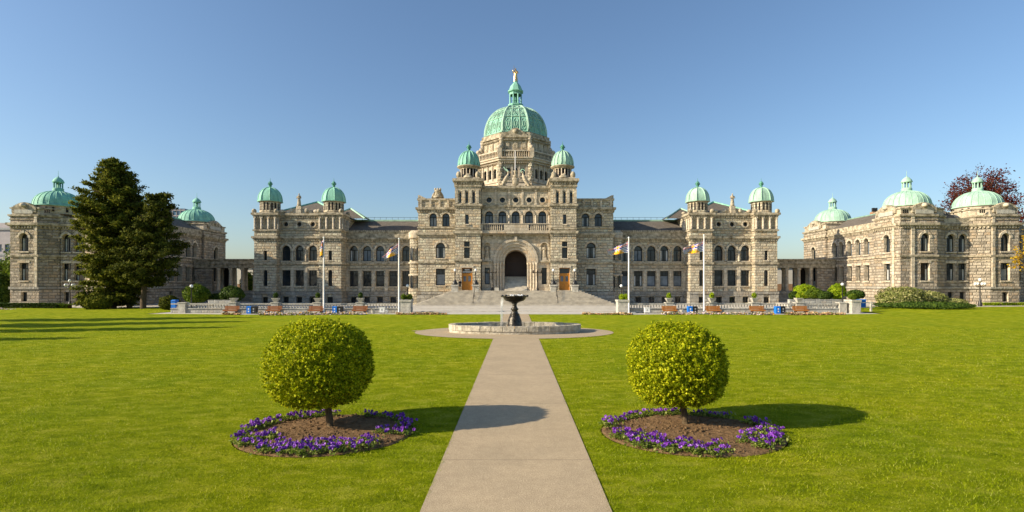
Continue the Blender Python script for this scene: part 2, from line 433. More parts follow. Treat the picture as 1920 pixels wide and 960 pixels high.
def wall(B, root, p0, p1, z0, z1, ops=(), deep=.45, trim=True, m=0, mt=1, wallx=None):
    """vertical wall p0->p1 (outside on the right-hand side). ops: dict(s,w,zb,zt,typ,arch,rnd,blind,win)"""
    L = math.hypot(p1[0] - p0[0], p1[1] - p0[1]); dx = ((p1[0] - p0[0]) / L, (p1[1] - p0[1]) / L); n = (dx[1], -dx[0])
    def P(s, z, d=0): return (p0[0] + dx[0] * s + n[0] * d, p0[1] + dx[1] * s + n[1] * d, z)
    rows = []
    for o in sorted(ops, key=lambda o: o['zb']):
        for r in rows:
            if not (o['zb'] >= r[1] or o['zt'] <= r[0]): r[0] = min(r[0], o['zb']); r[1] = max(r[1], o['zt']); r[2].append(o); break
        else: rows.append([o['zb'], o['zt'], [o]])
    rows.sort(key=lambda r: r[0]); z = z0
    for r in rows: r[2].sort(key=lambda o: (round(o['s'], 2), o['zb']))
    def rect(s0, s1, a, b, mm=m):
        if s1 - s0 > 1e-4 and b - a > 1e-4: B.face([P(s0, a), P(s1, a), P(s1, b), P(s0, b)], mm)
    for r in rows:
        rect(0, L, z, r[0]); cur = 0
        for o in r[2]:
            s0, s1 = o['s'] - o['w'] / 2, o['s'] + o['w'] / 2
            mates = [q for q in r[2] if abs(q['s'] - o['s']) < .02]; W = max(q['w'] for q in mates) / 2
            below = [q['zt'] for q in mates if q['zt'] <= o['zb'] + .001]; above = [q for q in mates if q['zb'] >= o['zt'] - .001]
            if not below: rect(cur, o['s'] - W, r[0], r[1]); cur = o['s'] + W
            lo_, hi_ = (max(below) if below else r[0]), (min(q['zb'] for q in above) if above else r[1])
            rect(o['s'] - W, o['s'] + W, lo_, o['zb'])
            if not above: rect(o['s'] - W, o['s'] + W, o['zt'], hi_)
            rect(o['s'] - W, s0, o['zb'], o['zt']); rect(s1, o['s'] + W, o['zb'], o['zt'])
            h = o['zt'] - o['zb']; c = o['s']; w = o['w']; N = 12
            arch, rnd = o.get('arch'), o.get('rnd')
            if arch or rnd:
                sp = o['zb'] + h / 2 if rnd else o['zt'] - w / 2
                for k in range(N):
                    a, b = PI * k / N, PI * (k + 1) / N
                    pa = (c + w / 2 * math.cos(a), sp + w / 2 * math.sin(a)); pb = (c + w / 2 * math.cos(b), sp + w / 2 * math.sin(b))
                    B.face([P(*pa), P(*pb), P(pb[0], o['zt']), P(pa[0], o['zt'])], m)
                    if rnd:
                        B.face([P(pa[0], 2 * sp - pa[1]), P(pb[0], 2 * sp - pb[1]), P(pb[0], o['zb']), P(pa[0], o['zb'])], m)
            ol = [(c + q[0], o['zb'] + q[1]) for q in outline(w, h, arch, rnd)]
            dd = o.get('deep', deep)
            for k in range(len(ol)):
                j = (k + 1) % len(ol); B.face([P(*ol[k]), P(*ol[j]), P(ol[j][0], ol[j][1], -dd - .05), P(ol[k][0], ol[k][1], -dd - .05)], mt)
            if trim and o.get('trim', True):
                tw = .32 if w > 1.1 else .2; pr = .12
                if arch or rnd:
                    sp = o['zb'] + h / 2 if rnd else o['zt'] - w / 2; full = 2 * PI if rnd else PI; K = 20 if rnd else 12
                    for k in range(K):
                        a, b = full * k / K, full * (k + 1) / K
                        r0, r1 = w / 2 + .004, w / 2 + tw
                        q = [(c + r0 * math.cos(a), sp + r0 * math.sin(a)), (c + r1 * math.cos(a), sp + r1 * math.sin(a)), (c + r1 * math.cos(b), sp + r1 * math.sin(b)), (c + r0 * math.cos(b), sp + r0 * math.sin(b))]
                        B.face([P(x_, z_, pr) for x_, z_ in q], mt)
                        B.face([P(q[1][0], q[1][1], pr), P(q[2][0], q[2][1], pr), P(q[2][0], q[2][1], 0), P(q[1][0], q[1][1], 0)], mt)
                        B.face([P(q[0][0], q[0][1], pr), P(q[3][0], q[3][1], pr), P(q[3][0], q[3][1], 0), P(q[0][0], q[0][1], 0)], mt)
                    if arch and w > 1.1:   # keystone
                        B.obox((p0[0] + dx[0] * c, p0[1] + dx[1] * c), dx, .14, 0, .16, o['zt'] + .02, o['zt'] + tw + .12, mt)
                elif w > 1.1:
                    B.obox((p0[0] + dx[0] * c, p0[1] + dx[1] * c), dx, w / 2 + .2, 0, .06, o['zt'] + .004, o['zt'] + .34, mt)
                if not rnd: B.obox((p0[0] + dx[0] * c, p0[1] + dx[1] * c), dx, w / 2 + .14, -.3, .13, o['zb'] - .2, o['zb'] - .004, mt)
            if o.get('win', True):
                bl = o.get('blind'); bl = random.choice((0, 0, 1, 1, 2)) if bl is None else bl
                q = P(c, o['zb']); place_window(root, q[0], q[1], q[2], w, h, n, o['typ'], bool(arch), bool(rnd), dd, bl)
        rect(cur, L, r[0], r[1]); z = r[1]
    rect(0, L, z, z1)

def offs(poly, d):
    """offset a closed CCW polygon outward"""
    n = len(poly); out = []
    A = sum(poly[i][0] * poly[(i + 1) % n][1] - poly[(i + 1) % n][0] * poly[i][1] for i in range(n))
    sg = 1 if A > 0 else -1
    for i in range(n):
        a, b, c = poly[i - 1], poly[i], poly[(i + 1) % n]
        d1 = Vector((b[0] - a[0], b[1] - a[1])).normalized(); d2 = Vector((c[0] - b[0], c[1] - b[1])).normalized()
        n1 = Vector((d1.y, -d1.x)) * sg; n2 = Vector((d2.y, -d2.x)) * sg
        m = n1 + n2; m = m / max(.3, m.length_squared) * 2
        out.append((b[0] + m.x * d, b[1] + m.y * d))
    return out
def band(B, poly, z, h, proj, m=0, dent=0, dm=None):
    B.mark()
    B.prism(offs(poly, proj), z, z + h, m)
    if proj > .2: B.prism(offs(poly, proj * .55), z - h * .45, z - .003, m)
    if dent:
        n = len(poly); A = sum(poly[i][0] * poly[(i + 1) % n][1] - poly[(i + 1) % n][0] * poly[i][1] for i in range(n)); sg = 1 if A > 0 else -1
        for i in range(n):
            a, b = poly[i], poly[(i + 1) % n]; L = math.hypot(b[0] - a[0], b[1] - a[1]); dx = ((b[0] - a[0]) / L, (b[1] - a[1]) / L)
            nn = (dx[1] * sg, -dx[0] * sg)
            if nn[1] > .5: continue
            k = int(L / (dent * 2)); zz = z - h * .45
            for q in range(k):
                s = (q + .5) * L / k; c = (a[0] + dx[0] * s, a[1] + dx[1] * s)
                B.obox(c, dx if sg > 0 else (-dx[0], -dx[1]), dent / 2, 0, proj * .5, zz - dent * 1.3, zz - .003, m if dm is None else dm)

def op(px0, px1, y0, y1, Y, p0x, s=1, typ='sash_window', **kw):
    """opening measured in photo pixels (offset from the axis, |off|) on front plane Y; along-wall coordinate from p0x"""
    xa, xb = CX + s * px0 / 1000 * Y, CX + s * px1 / 1000 * Y
    if xa > xb: xa, xb = xb, xa
    d = dict(s=(xa + xb) / 2 - p0x, w=xb - xa, zb=PZ(y1, Y), zt=PZ(y0, Y), typ=typ); d.update(kw); return d

# ------------------------------------------------------------ domes
def rib_dome(root, cx, cy, r, z0, h, mat, n=8, ribs=8, seams=0, drum=None, name='dome', phase=None, bulge=.5, smooth=False, lantern=None, fin=1.2):
    B = MB(); ph = PI / n if phase is None else phase
    prof = []
    K = 10
    for k in range(K + 1):
        t = PI / 2 * k / K
        prof.append((max(.06, r * math.cos(t) ** bulge if False else r * (math.cos(t) ** (2 / 2.25))), z0 + h * (math.sin(t) ** (2 / 2.1) if k else 0)))
    B.lathe(cx, cy, [(r * 1.07, z0 - .18), (r * 1.09, z0 - .02), (r * 1.0, z0)] + prof[0:], n, 0, ph, smooth)
    o = B.build(name, mat, root)
    rb = MB(); N = seams or ribs
    for k in range(N):
        a = ph + 2 * PI * k / N; rr = .045 if seams else .09 * r / 1.8
        sc_ = 1.0
        rb.tube([(cx + (p[0] * sc_ + .01) * math.cos(a), cy + (p[0] * sc_ + .01) * math.sin(a), p[1]) for p in prof], rr, 4)
    rb.build('rib', mat, o)
    zt = z0 + h
    f = MB()
    if lantern:
        lr, lh = lantern
        f.lathe(cx, cy, [(lr * 1.5, zt - .25), (lr * 1.15, zt + .1 * lh), (lr * 1.25, zt + .15 * lh), (lr * 1.05, zt + .22 * lh)], 12, 0, 0)
        for k in range(8):
            a = 2 * PI * k / 8 + .2; f.tube([(cx + lr * .92 * math.cos(a), cy + lr * .92 * math.sin(a), zt + .22 * lh), (cx + lr * .92 * math.cos(a), cy + lr * .92 * math.sin(a), zt + .6 * lh)], lr * .14, 5)
        f.lathe(cx, cy, [(lr * .3, zt + .2 * lh), (lr * .3, zt + .6 * lh)], 6)
        f.lathe(cx, cy, [(lr * 1.0, zt + .58 * lh), (lr * 1.3, zt + .62 * lh), (lr * 1.28, zt + .66 * lh), (lr * 1.05, zt + .8 * lh), (lr * .6, zt + .93 * lh), (lr * .15, zt + lh), (.03, zt + lh * 1.1), (.02, zt + lh * 1.1 + fin)], 12)
        f.build('lantern', mat, o)
    else:
        f.lathe(cx, cy, [(.42, zt - .3), (.2, zt - .02), (.14, zt + .15), (.3, zt + .28), (.12, zt + .38)], 8)
        f.ball((cx, cy, zt + .68), .36, .36, .42, 8)
        for k in range(6):
            a = 2 * PI * k / 6; f.tube([(cx + .1 * math.cos(a), cy + .1 * math.sin(a), zt + .35), (cx + .42 * math.cos(a), cy + .42 * math.sin(a), zt + .62), (cx + .2 * math.cos(a), cy + .2 * math.sin(a), zt + .95)], .05, 4)
        f.lathe(cx, cy, [(.15, zt + .95), (.05, zt + 1.15), (.02, zt + 1.15 + fin * .5)], 6)
        f.build('finial', 'copper_dark', o)
    return o

def figure(B, x, y, z, h, m=0, robe=True, arm=0):
    s = h / 1.75
    B.lathe(x, y, [(.30 * s, z), (.27 * s, z + .35 * s), (.20 * s, z + .95 * s), (.24 * s, z + 1.3 * s), (.20 * s, z + 1.42 * s), (.07 * s, z + 1.5 * s), (.065 * s, z + 1.55 * s)], 10, m, 0, True, 1, .75)
    B.ball((x, y, z + 1.64 * s), .095 * s, .11 * s, .13 * s, 8, m)
    for sg in (-1, 1):
        e = (x + sg * .32 * s, y - .08 * s, z + 1.08 * s); hd = (x + sg * .14 * s, y - .25 * s, z + 1.12 * s) if not (arm == sg) else (x + sg * .4 * s, y - .2 * s, z + 1.45 * s)
        B.tube([(x + sg * .2 * s, y, z + 1.38 * s), e, hd], [.075 * s, .06 * s, .045 * s], 6, m)

# ============================================================ THE MAIN BUILDING
RY = 93.0
main = thing('parliament_building', (CX, RY, 0), 'long grey stone parliament building with large green central dome and steps in front', 'building')
def mirror_poly(pts): return [(2 * CX - x, y) for x, y in reversed(pts)]

def front_block(name, x0, x1, Y, yb, z0, z1, fops, s, sops=None, mat=('rough', 'dress'), base=None):
    """rect block; front edge carries fops (already for side s)"""
    B = MB()
    wall(B, main, (x0, Y), (x1, Y), z0, z1, fops)
    L = [(x1, Y), (x1, yb)]; Rr = [(x0, yb), (x0, Y)]
    wall(B, main, L[0], L[1], z0, z1, (sops or {}).get('r', ()))
    wall(B, main, Rr[0], Rr[1], z0, z1, (sops or {}).get('l', ()))
    wall(B, main, (x1, yb), (x0, yb), z0, z1)
    B.face([(x0, Y, z1), (x1, Y, z1), (x1, yb, z1), (x0, yb, z1)], 1)
    return B

def quoins(B, x, Y, z0, z1, w=.5, m=0): pass

for s in (-1, 1):
    # ---------------- central corner towers
    Y = 86.0; xa, xb = sorted((CX + s * 66 / 1000 * Y, CX + s * 113.5 / 1000 * Y)); yb = Y + 4.1
    zt = PZ(337, Y)
    ops = [op(88.5, 95, 402, 420, Y, xa, s, 'slit_window', blind=0), op(86.5, 97, 453, 462, Y, xa, s, 'transom_window', trim=False, blind=0), op(86.5, 97, 464, 484, Y, xa, s, 'slit_window', blind=0)]
    for c in (78.5, 91.5, 104): ops.append(op(c - 2, c + 2, 360, 380, Y, xa, s, 'slit_window', trim=False, blind=1))
    ops.append(op(81.5, 101.5, 502, 545, Y, xa, s, 'door_opening', win=False, deep=.5))
    inner = 'r' if s < 0 else 'l'
    B = front_block('tower', xa, xb, Y, yb, 2.2, zt, ops, s)
    foot = [(xa, Y), (xb, Y), (xb, yb), (xa, yb)]
    for c in (72, 85, 98, 111.5):    # pilasters of the upper stage
        x = CX + s * c / 1000 * Y; B.obox((x, Y), (1, 0), .22, 0, .13, PZ(381, Y), PZ(355, Y), 1)
    B.build('corner_tower_wall', ['rough', 'dress'], main)
    C = MB()
    band(C, foot, PZ(340, Y), .42, .42, 0, .2); band(C, foot, PZ(350, Y), .25, .16); band(C, foot, PZ(386, Y), .3, .28, 0, .18)
    band(C, foot, PZ(437.5, Y), .38, .3, 0, .18); band(C, foot, PZ(430, Y), .18, .1); band(C, foot, PZ(490, Y), .32, .22); band(C, foot, 2.2, .35, .15)
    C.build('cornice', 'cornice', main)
    cx, cy = (xa + xb) / 2, Y + 2.0
    D = MB(); z0 = zt + .1; zd = PZ(312, cy)
    D.prism([(cx - 1.85, cy - 1.85), (cx + 1.85, cy - 1.85), (cx + 1.85, cy + 1.85), (cx - 1.85, cy + 1.85)], z0 - .3, z0 + .35, 0)
    D.lathe(cx, cy, [(1.5, z0 + .35), (1.5, z0 + .55), (1.22, z0 + .6), (1.22, zd - .55)], 16, 2)
    for k in range(16):
        a = 2 * PI * (k + .5) / 16; D.tube([(cx + 1.4 * math.cos(a), cy + 1.4 * math.sin(a), z0 + .55), (cx + 1.4 * math.cos(a), cy + 1.4 * math.sin(a), zd - .55)], .1, 6, 0)
    D.lathe(cx, cy, [(1.45, zd - .6), (1.5, zd - .35), (1.95, zd - .25), (1.98, zd - .1), (1.7, zd - .05)], 24, 1)
    for i in (-1, 1):
        for j in (-1, 1):   # corner scrolls
            D.ball((cx + i * 1.55, cy + j * 1.55, z0 + .75), .42, .42, .62, 8, 1)
    D.lathe(cx, cy - 1.75, [(.75, z0 + .3), (.7, z0 + .5), (.3, z0 + .85), (.05, z0 + 1.0)], 8, 1, 0, True, 1, .35)
    D.build('turret_drum', ['drum', 'cornice', 'voidm'], main)
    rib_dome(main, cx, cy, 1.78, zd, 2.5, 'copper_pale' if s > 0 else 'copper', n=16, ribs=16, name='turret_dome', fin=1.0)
    # ---------------- flank blocks
    Y = 88.5; xa, xb = sorted((CX + s * 111 / 1000 * Y, CX + s * 183 / 1000 * Y)); zt = PZ(375, Y)
    ops = [op(124, 138, 400, 425, Y, xa, s, 'arched_window', arch=True), op(148, 162, 400, 425, Y, xa, s, 'arched_window', arch=True),
           op(132.5, 150, 455, 484, Y, xa, s, 'arched_window', arch=True, blind=2), op(132.5, 150, 504, 535, Y, xa, s, 'sash_window', blind=1 if s < 0 else 2)]
    B = front_block('flank', xa, xb, Y, 106, 0, zt, ops, s)
    foot = [(xa, Y), (xb, Y), (xb, 106), (xa, 106)]
    xo = xb if s > 0 else xa    # raised corner horn
    B.prism([(xo - s * 1.4, Y), (xo, Y), (xo, Y + 1.4), (xo - s * 1.4, Y + 1.4)], zt, zt + .15, 1, top=[(xo - s * .9, Y), (xo, Y), (xo, Y + .9), (xo - s * .9, Y + .9)])
    i0 = MB()
    B.face([(xo - s * 1.9, Y - .02, zt), (xo + s * .02, Y - .02, zt), (xo + s * .02, Y - .02, zt + .85), (xo - s * .35, Y - .02, zt + .62)], 1)
    B.prism([(xo - s * 1.9, Y - .02), (xo + s * .02, Y - .02), (xo + s * .02, Y + .5), (xo - s * 1.9, Y + .5)], zt, zt + .02, 1, top=[(xo - s * .1, Y - .02), (xo + s * .02, Y - .02), (xo + s * .02, Y + .5), (xo - s * .1, Y + .5)])
    B.prism([(xo - s * 1.9, Y - .01), (xo + s * .03, Y - .01), (xo + s * .03, Y + .5), (xo - s * 1.9, Y + .5)], zt, zt + .8, 1, top=[(xo - s * .25, Y - .01), (xo + s * .03, Y - .01), (xo + s * .03, Y + .5), (xo - s * .25, Y + .5)])
    for c in (127, 143, 160, 178):
        x = CX + s * c / 1000 * Y; B.obox((x, Y), (1, 0), .16, 0, .16, PZ(389, Y), zt + .02, 1)
    B.build('flank_wall', ['rough', 'dress'], main)
    C = MB(); band(C, foot, PZ(393, Y), .35, .4, 0, .2); band(C, foot, zt - .05, .3, .15); band(C, foot, PZ(428, Y), .22, .14)
    band(C, foot, PZ(440.5, Y), .32, .32, 0, .18); band(C, foot, PZ(493, Y), .25, .2)
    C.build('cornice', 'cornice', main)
    C = MB(); C.prism(offs(foot, .22), 0, PZ(551, Y)); C.prism(offs(foot, .3), PZ(551, Y) + .002, PZ(547, Y)); C.build('plinth', 'base', main)
    # round bay in the corner next to the wing
    tx, ty = CX + s * 187.5 / 1000 * 91, 91.6
    T = MB(); T.lathe(tx, ty, [(1.35, 0), (1.35, 2.6), (1.15, 2.9), (1.12, PZ(448, 91))], 14, 0, 0, False)
    for z in (PZ(495, 91), PZ(448, 91), PZ(518, 91)): T.lathe(tx, ty, [(1.15, z), (1.35, z + .05), (1.35, z + .3), (1.15, z + .4)], 14, 1)
    for zz, hh in ((PZ(488, 91), 2.3), (PZ(540, 91), 2.2), (PZ(567, 91), .9)):
        for k in (-2.0, -1.1):
            a = k if s < 0 else PI - k; a = -PI / 2 + (k + 1.57) * (1 if s > 0 else -1)
            T.face([(tx + 1.38 * math.cos(a - .22), ty + 1.38 * math.sin(a - .22), zz), (tx + 1.38 * math.cos(a + .22), ty + 1.38 * math.sin(a + .22), zz), (tx + 1.38 * math.cos(a + .22), ty + 1.38 * math.sin(a + .22), zz + hh * .85), (tx + 1.38 * math.cos(a), ty + 1.38 * math.sin(a), zz + hh), (tx + 1.38 * math.cos(a - .22), ty + 1.38 * math.sin(a - .22), zz + hh * .85)], 2)
    T.lathe(tx, ty, [(1.3, PZ(446, 91)), (1.35, PZ(436, 91)), (.9, PZ(432, 91))], 14, 1)
    T.build('round_bay', ['rough', 'dress', 'glass'], main)
    # ---------------- wings
    Y = 93.0; xa, xb = sorted((CX + s * 180 / 1000 * Y, CX + s * 322 / 1000 * Y)); zt = PZ(446, Y)
    ops = []
    for c in (205.3, 229.8, 254.5, 279, 303.8):
        ops += [op(c - 8, c + 8, 461, 490, Y, xa, s, 'arched_window', arch=True, blind=random.choice((1, 2, 2, 0))), op(c - 8, c + 8, 508, 537, Y, xa, s, 'sash_window', blind=0 if s < 0 else random.choice((1, 2))),
                op(c - 5.5, c + 5.5, 557, 567.5, Y, xa, s, 'basement_window', trim=False, blind=0)]
    B = MB(); wall(B, main, (xa, Y), (xb, Y), 0, zt, ops); B.box(xa, xb, Y + 1, 106, 0, zt - .2, 0)
    for c in (192, 217.5, 242, 266.7, 291.5, 316):   # piers between windows with corbels
        x = CX + s * c / 1000 * Y
        B.obox((x, Y), (1, 0), .26, 0, .12, PZ(540, Y), PZ(505, Y), 1); B.obox((x, Y), (1, 0), .3, 0, .2, PZ(546, Y), PZ(540, Y), 1)
        B.tube([(x, Y - .12, PZ(490, Y)), (x, Y - .12, PZ(470, Y))], .14, 6, 1); B.obox((x, Y), (1, 0), .28, 0, .2, PZ(470, Y), PZ(467.5, Y), 1)
    B.build('wing_wall', ['rough', 'dress'], main)
    foot = [(xa, Y), (xb, Y), (xb, 106), (xa, 106)]
    C = MB(); band(C, foot, PZ(449, Y), .3, .4, 0, .2); C.prism(offs(foot, .1), PZ(446, Y), PZ(436, Y)); band(C, foot, PZ(436, Y), .18, .2)
    for k in range(40):
        x = xa + (k + .5) * (xb - xa) / 40; C.box(x - .1, x + .1, Y - .2, Y, PZ(434, Y), PZ(434, Y) + .2)
    band(C, foot, PZ(495, Y), .28, .24); band(C, foot, PZ(505, Y), .14, .08)
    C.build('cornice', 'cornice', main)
    C = MB(); C.prism([(xa, Y - .2), (xb, Y - .2), (xb, Y + .3), (xa, Y + .3)], PZ(555, Y), PZ(546, Y))
    for k in range(6):
        xs = [xa] + [CX + s * c / 1000 * Y for c in ((205.3, 229.8, 254.5, 279, 303.8) if s > 0 else (303.8, 279, 254.5, 229.8, 205.3))] + [xb]
        a = xs[k] + (.53 if k else 0); b = xs[k + 1] - (.53 if k < 5 else 0)
        C.box(a, b, Y - .12, Y + .3, PZ(568, Y), PZ(556, Y))
    C.box(xa, xb, Y - .16, Y + .3, 0, PZ(569, Y)); C.build('plinth', 'base', main)
    Rf = MB(); rz0, rz1 = PZ(434, Y) - .1, PZ(414, 98.5)
    Rf.face([(xa, Y + .3, rz0), (xb, Y + .3, rz0), (xb, 98.5, rz1), (xa, 98.5, rz1)]); Rf.face([(xa, 98.5, rz1), (xb, 98.5, rz1), (xb, 106, rz0), (xa, 106, rz0)])
    rf = Rf.build('roof', 'slate', main)
    Rg = MB(); Rg.box(xa, xb, 98.2, 98.8, rz1 - .12, rz1 + .16); Rg.build('ridge_capping', 'copper_pale', rf)
    Rg = MB(); Rg.tube([(xa, 98.5, rz1 + .62), (xb, 98.5, rz1 + .62)], .025, 4)
    for k in range(12): x = xa + (k + .5) * (xb - xa) / 12; Rg.tube([(x, 98.5, rz1), (x, 98.5, rz1 + .66)], .025, 4)
    Rg.build('ridge_rail', 'iron', rf)
    # ---------------- end pavilions
    Yc = 91.3; xa, xb = sorted((CX + s * 366 / 1000 * Yc, CX + s * 446 / 1000 * Yc)); zt = PZ(402, Yc)
    ops = []
    for c in (380.5, 405.5, 430.5):
        ops += [op(c - 8, c + 8, 460, 489, Yc, xa, s, 'arched_window', arch=True, blind=0 if s < 0 else random.choice((0, 2))), op(c - 8, c + 8, 506.5, 536, Yc, xa, s, 'sash_window', blind=0),
                op(c - 4.5, c + 4.5, 416, 425, Yc, xa, s, 'round_window', rnd=True, blind=0), op(c - 5.5, c + 5.5, 557, 567.5, Yc, xa, s, 'basement_window', trim=False, blind=0)]
    B = MB(); wall(B, main, (xa, Yc), (xb, Yc), 0, zt, ops)
    for c in (393, 418):
        x = CX + s * c / 1000 * Yc
        B.obox((x, Yc), (1, 0), .26, 0, .12, PZ(540, Yc), PZ(503, Yc), 1); B.obox((x, Yc), (1, 0), .3, 0, .2, PZ(546, Yc), PZ(540, Yc), 1)
        B.tube([(x, Yc - .12, PZ(490, Yc)), (x, Yc - .12, PZ(470, Yc))], .14, 6, 1); B.obox((x, Yc), (1, 0), .28, 0, .2, PZ(470, Yc), PZ(467.5, Yc), 1)
    mx = (xa + xb) / 2
    # curved pediment
    zp = PZ(400, Yc)
    def arcz(t): return 1.05 * (1 - abs(t)) ** .6
    for k in range(16):
        t0, t1 = -1 + k / 8, -1 + (k + 1) / 8; x0_, x1_ = mx + t0 * 2.1, mx + t1 * 2.1
        B.prism([(x0_, Yc - .05), (x1_, Yc - .05), (x1_, Yc + .5), (x0_, Yc + .5)], zp, zp + max(arcz(t0), arcz(t1)) * .8 + .1, 1)
    for q in (-1, 1):
        B.ball((mx + q * 1.3, Yc - .1, zp + .45), .38, .25, .4, 8, 1); B.ball((mx + q * 2.9, Yc - .05, zp + .35), .5, .3, .32, 8, 1)
    B.prism([(mx - .42, Yc - .35), (mx + .42, Yc - .35), (mx + .42, Yc + .4), (mx - .42, Yc + .4)], zp, zp + 1.25, 1)
    B.build('pavilion_wall', ['rough', 'dress'], main)
    F = MB(); figure(F, mx, Yc - .05, zp + 1.25, 2.15); F.build('statue', 'carved', main)
    foot = [(xa, Yc), (xb, Yc), (xb, Yc + .6), (xa, Yc + .6)]
    C = MB(); band(C, foot, PZ(404, Yc), .38, .35, 0, .2); band(C, foot, PZ(432, Yc), .22, .12); band(C, foot, PZ(447, Yc), .34, .36, 0, .2)
    band(C, foot, PZ(495, Yc), .3, .24); band(C, foot, PZ(503, Yc), .15, .08)
    C.build('cornice', 'cornice', main)
    xo0, xo1 = sorted((CX + s * 29.6, CX + s * 43.9))
    Mb = MB(); Mb.box(xo0, xo1, Yc + .7, 112, 0, PZ(404, Yc)); Mb.build('pavilion_core', 'rough', main)
    Rf = MB(); ez = PZ(404, Yc) - .05; ax = CX + s * 36.7; az = PZ(382, 101)
    e = [(xo0 - .1, Yc + .8), (xo1 + .1, Yc + .8), (xo1 + .1, 112), (xo0 - .1, 112)]
    g0, g1 = (ax - 1.5, 99), (ax + 1.5, 106)
    # front gable-like hip, ridge running back
    Rf.face([(e[0][0], e[0][1], ez), (e[1][0], e[1][1], ez), (ax, 99, az)]); Rf.face([(e[1][0], e[1][1], ez), (e[2][0], e[2][1], ez), (ax, 106, az), (ax, 99, az)])
    Rf.face([(e[2][0], e[2][1], ez), (e[3][0], e[3][1], ez), (ax, 106, az)]); Rf.face([(e[3][0], e[3][1], ez), (e[0][0], e[0][1], ez), (ax, 99, az), (ax, 106, az)])
    rf = Rf.build('roof', 'slate', main)
    Rg = MB()
    for a, b in (((e[0][0], e[0][1], ez), (ax, 99, az)), ((e[1][0], e[1][1], ez), (ax, 99, az)), ((ax, 99, az), (ax, 106, az)), ((e[0][0], 92.6, ez + .05), (e[1][0], 92.6, ez + .05))): Rg.tube([a, b], .2, 5)
    Rg.build('ridge_capping', 'copper', rf)
    Rf = MB(); hx = CX + s * 30.6; ht = PZ(391, 99); Y2 = 99
    Rf.face([(hx - 3.6, 95.5, PZ(414, 99)), (hx + 3.6, 95.5, PZ(414, 99)), (hx, Y2, ht)]); Rf.face([(hx + 3.6, 95.5, PZ(414, 99)), (hx + 3.6, 103, PZ(414, 99)), (hx, Y2, ht)]); Rf.face([(hx - 3.6, 103, PZ(414, 99)), (hx - 3.6, 95.5, PZ(414, 99)), (hx, Y2, ht)])
    rf = Rf.build('hipped_roof', 'slate', main)
    Rg = MB(); Rg.tube([(hx - 3.6, 95.5, PZ(414, 99)), (hx, Y2, ht)], .16, 5); Rg.tube([(hx + 3.6, 95.5, PZ(414, 99)), (hx, Y2, ht)], .16, 5); Rg.tube([(hx + 3.6, 103, PZ(414, 99)), (hx, Y2, ht)], .16, 5); Rg.build('ridge_capping', 'copper_pale', rf)
    C = MB()
    for c in (380.5, 405.5, 430.5): pass
    C.box(xa, xb, Yc - .2, Yc + .3, PZ(555, Yc), PZ(546, Yc)); C.box(xa, xb, Yc - .15, Yc + .3, 0, PZ(569, Yc)); C.build('plinth', 'base', main)
    Y = 90.0
    for which, (o0, o1) in (('inner', (327.5, 368.5)), ('outer', (449, 490.5))):
        xa, xb = sorted((CX + s * o0 / 1000 * Y, CX + s * o1 / 1000 * Y)); yb = Y + 3.7; zt = PZ(402, Y); m_ = (o0 + o1) / 2; k_ = (m_ - 4 if which == 'inner' else m_ + 2)
        mm = m_
        ops = [op(mm - 3.3, mm + 3.3, 470, 488, Y, xa, s, 'slit_window', blind=0), op(mm - 4, mm + 4, 506, 536, Y, xa, s, 'narrow_arched_window', arch=True, trim=False, blind=0), op(mm - 5.5, mm + 5.5, 557, 567.5, Y, xa, s, 'basement_window', trim=False, blind=0)]
        for q in (-13, 0, 13): ops.append(op(mm + q - 3, mm + q + 3, 409, 429, Y, xa, s, 'niche', arch=True, trim=False, win=False, deep=.2))
        B = front_block('tower', xa, xb, Y, yb, 0, zt, ops, s)
        for q in (-19, -6.5, 6.5, 19):
            x = CX + s * (mm + q) / 1000 * Y; B.tube([(x, Y - .1, PZ(429, Y)), (x, Y - .1, PZ(409, Y))], .17, 8, 1); B.obox((x, Y), (1, 0), .2, 0, .28, PZ(409, Y), PZ(407, Y), 1)
        for xs_, sg in ((xa, -1), (xb, 1)):
            for q in (.4, 1.5, 2.6, 3.4): B.tube([(xs_ + sg * .08, Y + q, PZ(429, Y)), (xs_ + sg * .08, Y + q, PZ(409, Y))], .16, 8, 1)
            for q in (.95, 2.05, 3.0): B.box(xs_, xs_ + sg * .02, Y + q - .22, Y + q + .22, PZ(429, Y), PZ(410, Y), 2)
        for q in (-13, 0, 13):   # back of niches
            x = CX + s * (mm + q) / 1000 * Y; B.face([(x - .3, Y + .2, PZ(429, Y)), (x + .3, Y + .2, PZ(429, Y)), (x + .3, Y + .2, PZ(409, Y)), (x - .3, Y + .2, PZ(409, Y))], 2)
        B.build('pavilion_tower_wall', ['rough', 'dress', 'carved'], main)
        foot = [(xa, Y), (xb, Y), (xb, yb), (xa, yb)]
        C = MB(); band(C, foot, PZ(403, Y), .36, .4, 0, .2); band(C, foot, PZ(433, Y), .25, .2); band(C, foot, PZ(447, Y), .36, .36, 0, .2); band(C, foot, PZ(495, Y), .3, .22)
        for i in (0, 1):
            for j in (0, 1): C.ball(((xa, xb)[i], (Y, yb)[j], zt + .55), .42, .42, .42, 8)
        C.build('cornice', 'cornice', main)
        C = MB(); C.prism(offs(foot, .24), PZ(551, Y), PZ(546.5, Y))
        cc = CX + s * mm / 1000 * Y
        C.box(xa - .16, cc - .5, Y - .16, yb, 0, PZ(551.5, Y)); C.box(cc + .5, xb + .16, Y - .16, yb, 0, PZ(551.5, Y)); C.box(cc - .5, cc + .5, Y - .16, Y + .3, 0, PZ(569, Y)); C.build('plinth', 'base', main)
        cx, cy = (xa + xb) / 2, Y + 1.85; zd = PZ(377.5, cy)
        D = MB(); D.lathe(cx, cy, [(1.9, zt), (1.9, zt + .35), (1.66, zt + .45), (1.66, zd - .3), (2.0, zd - .22), (2.02, zd - .08), (1.7, zd)], 8, 0, PI / 8, False)
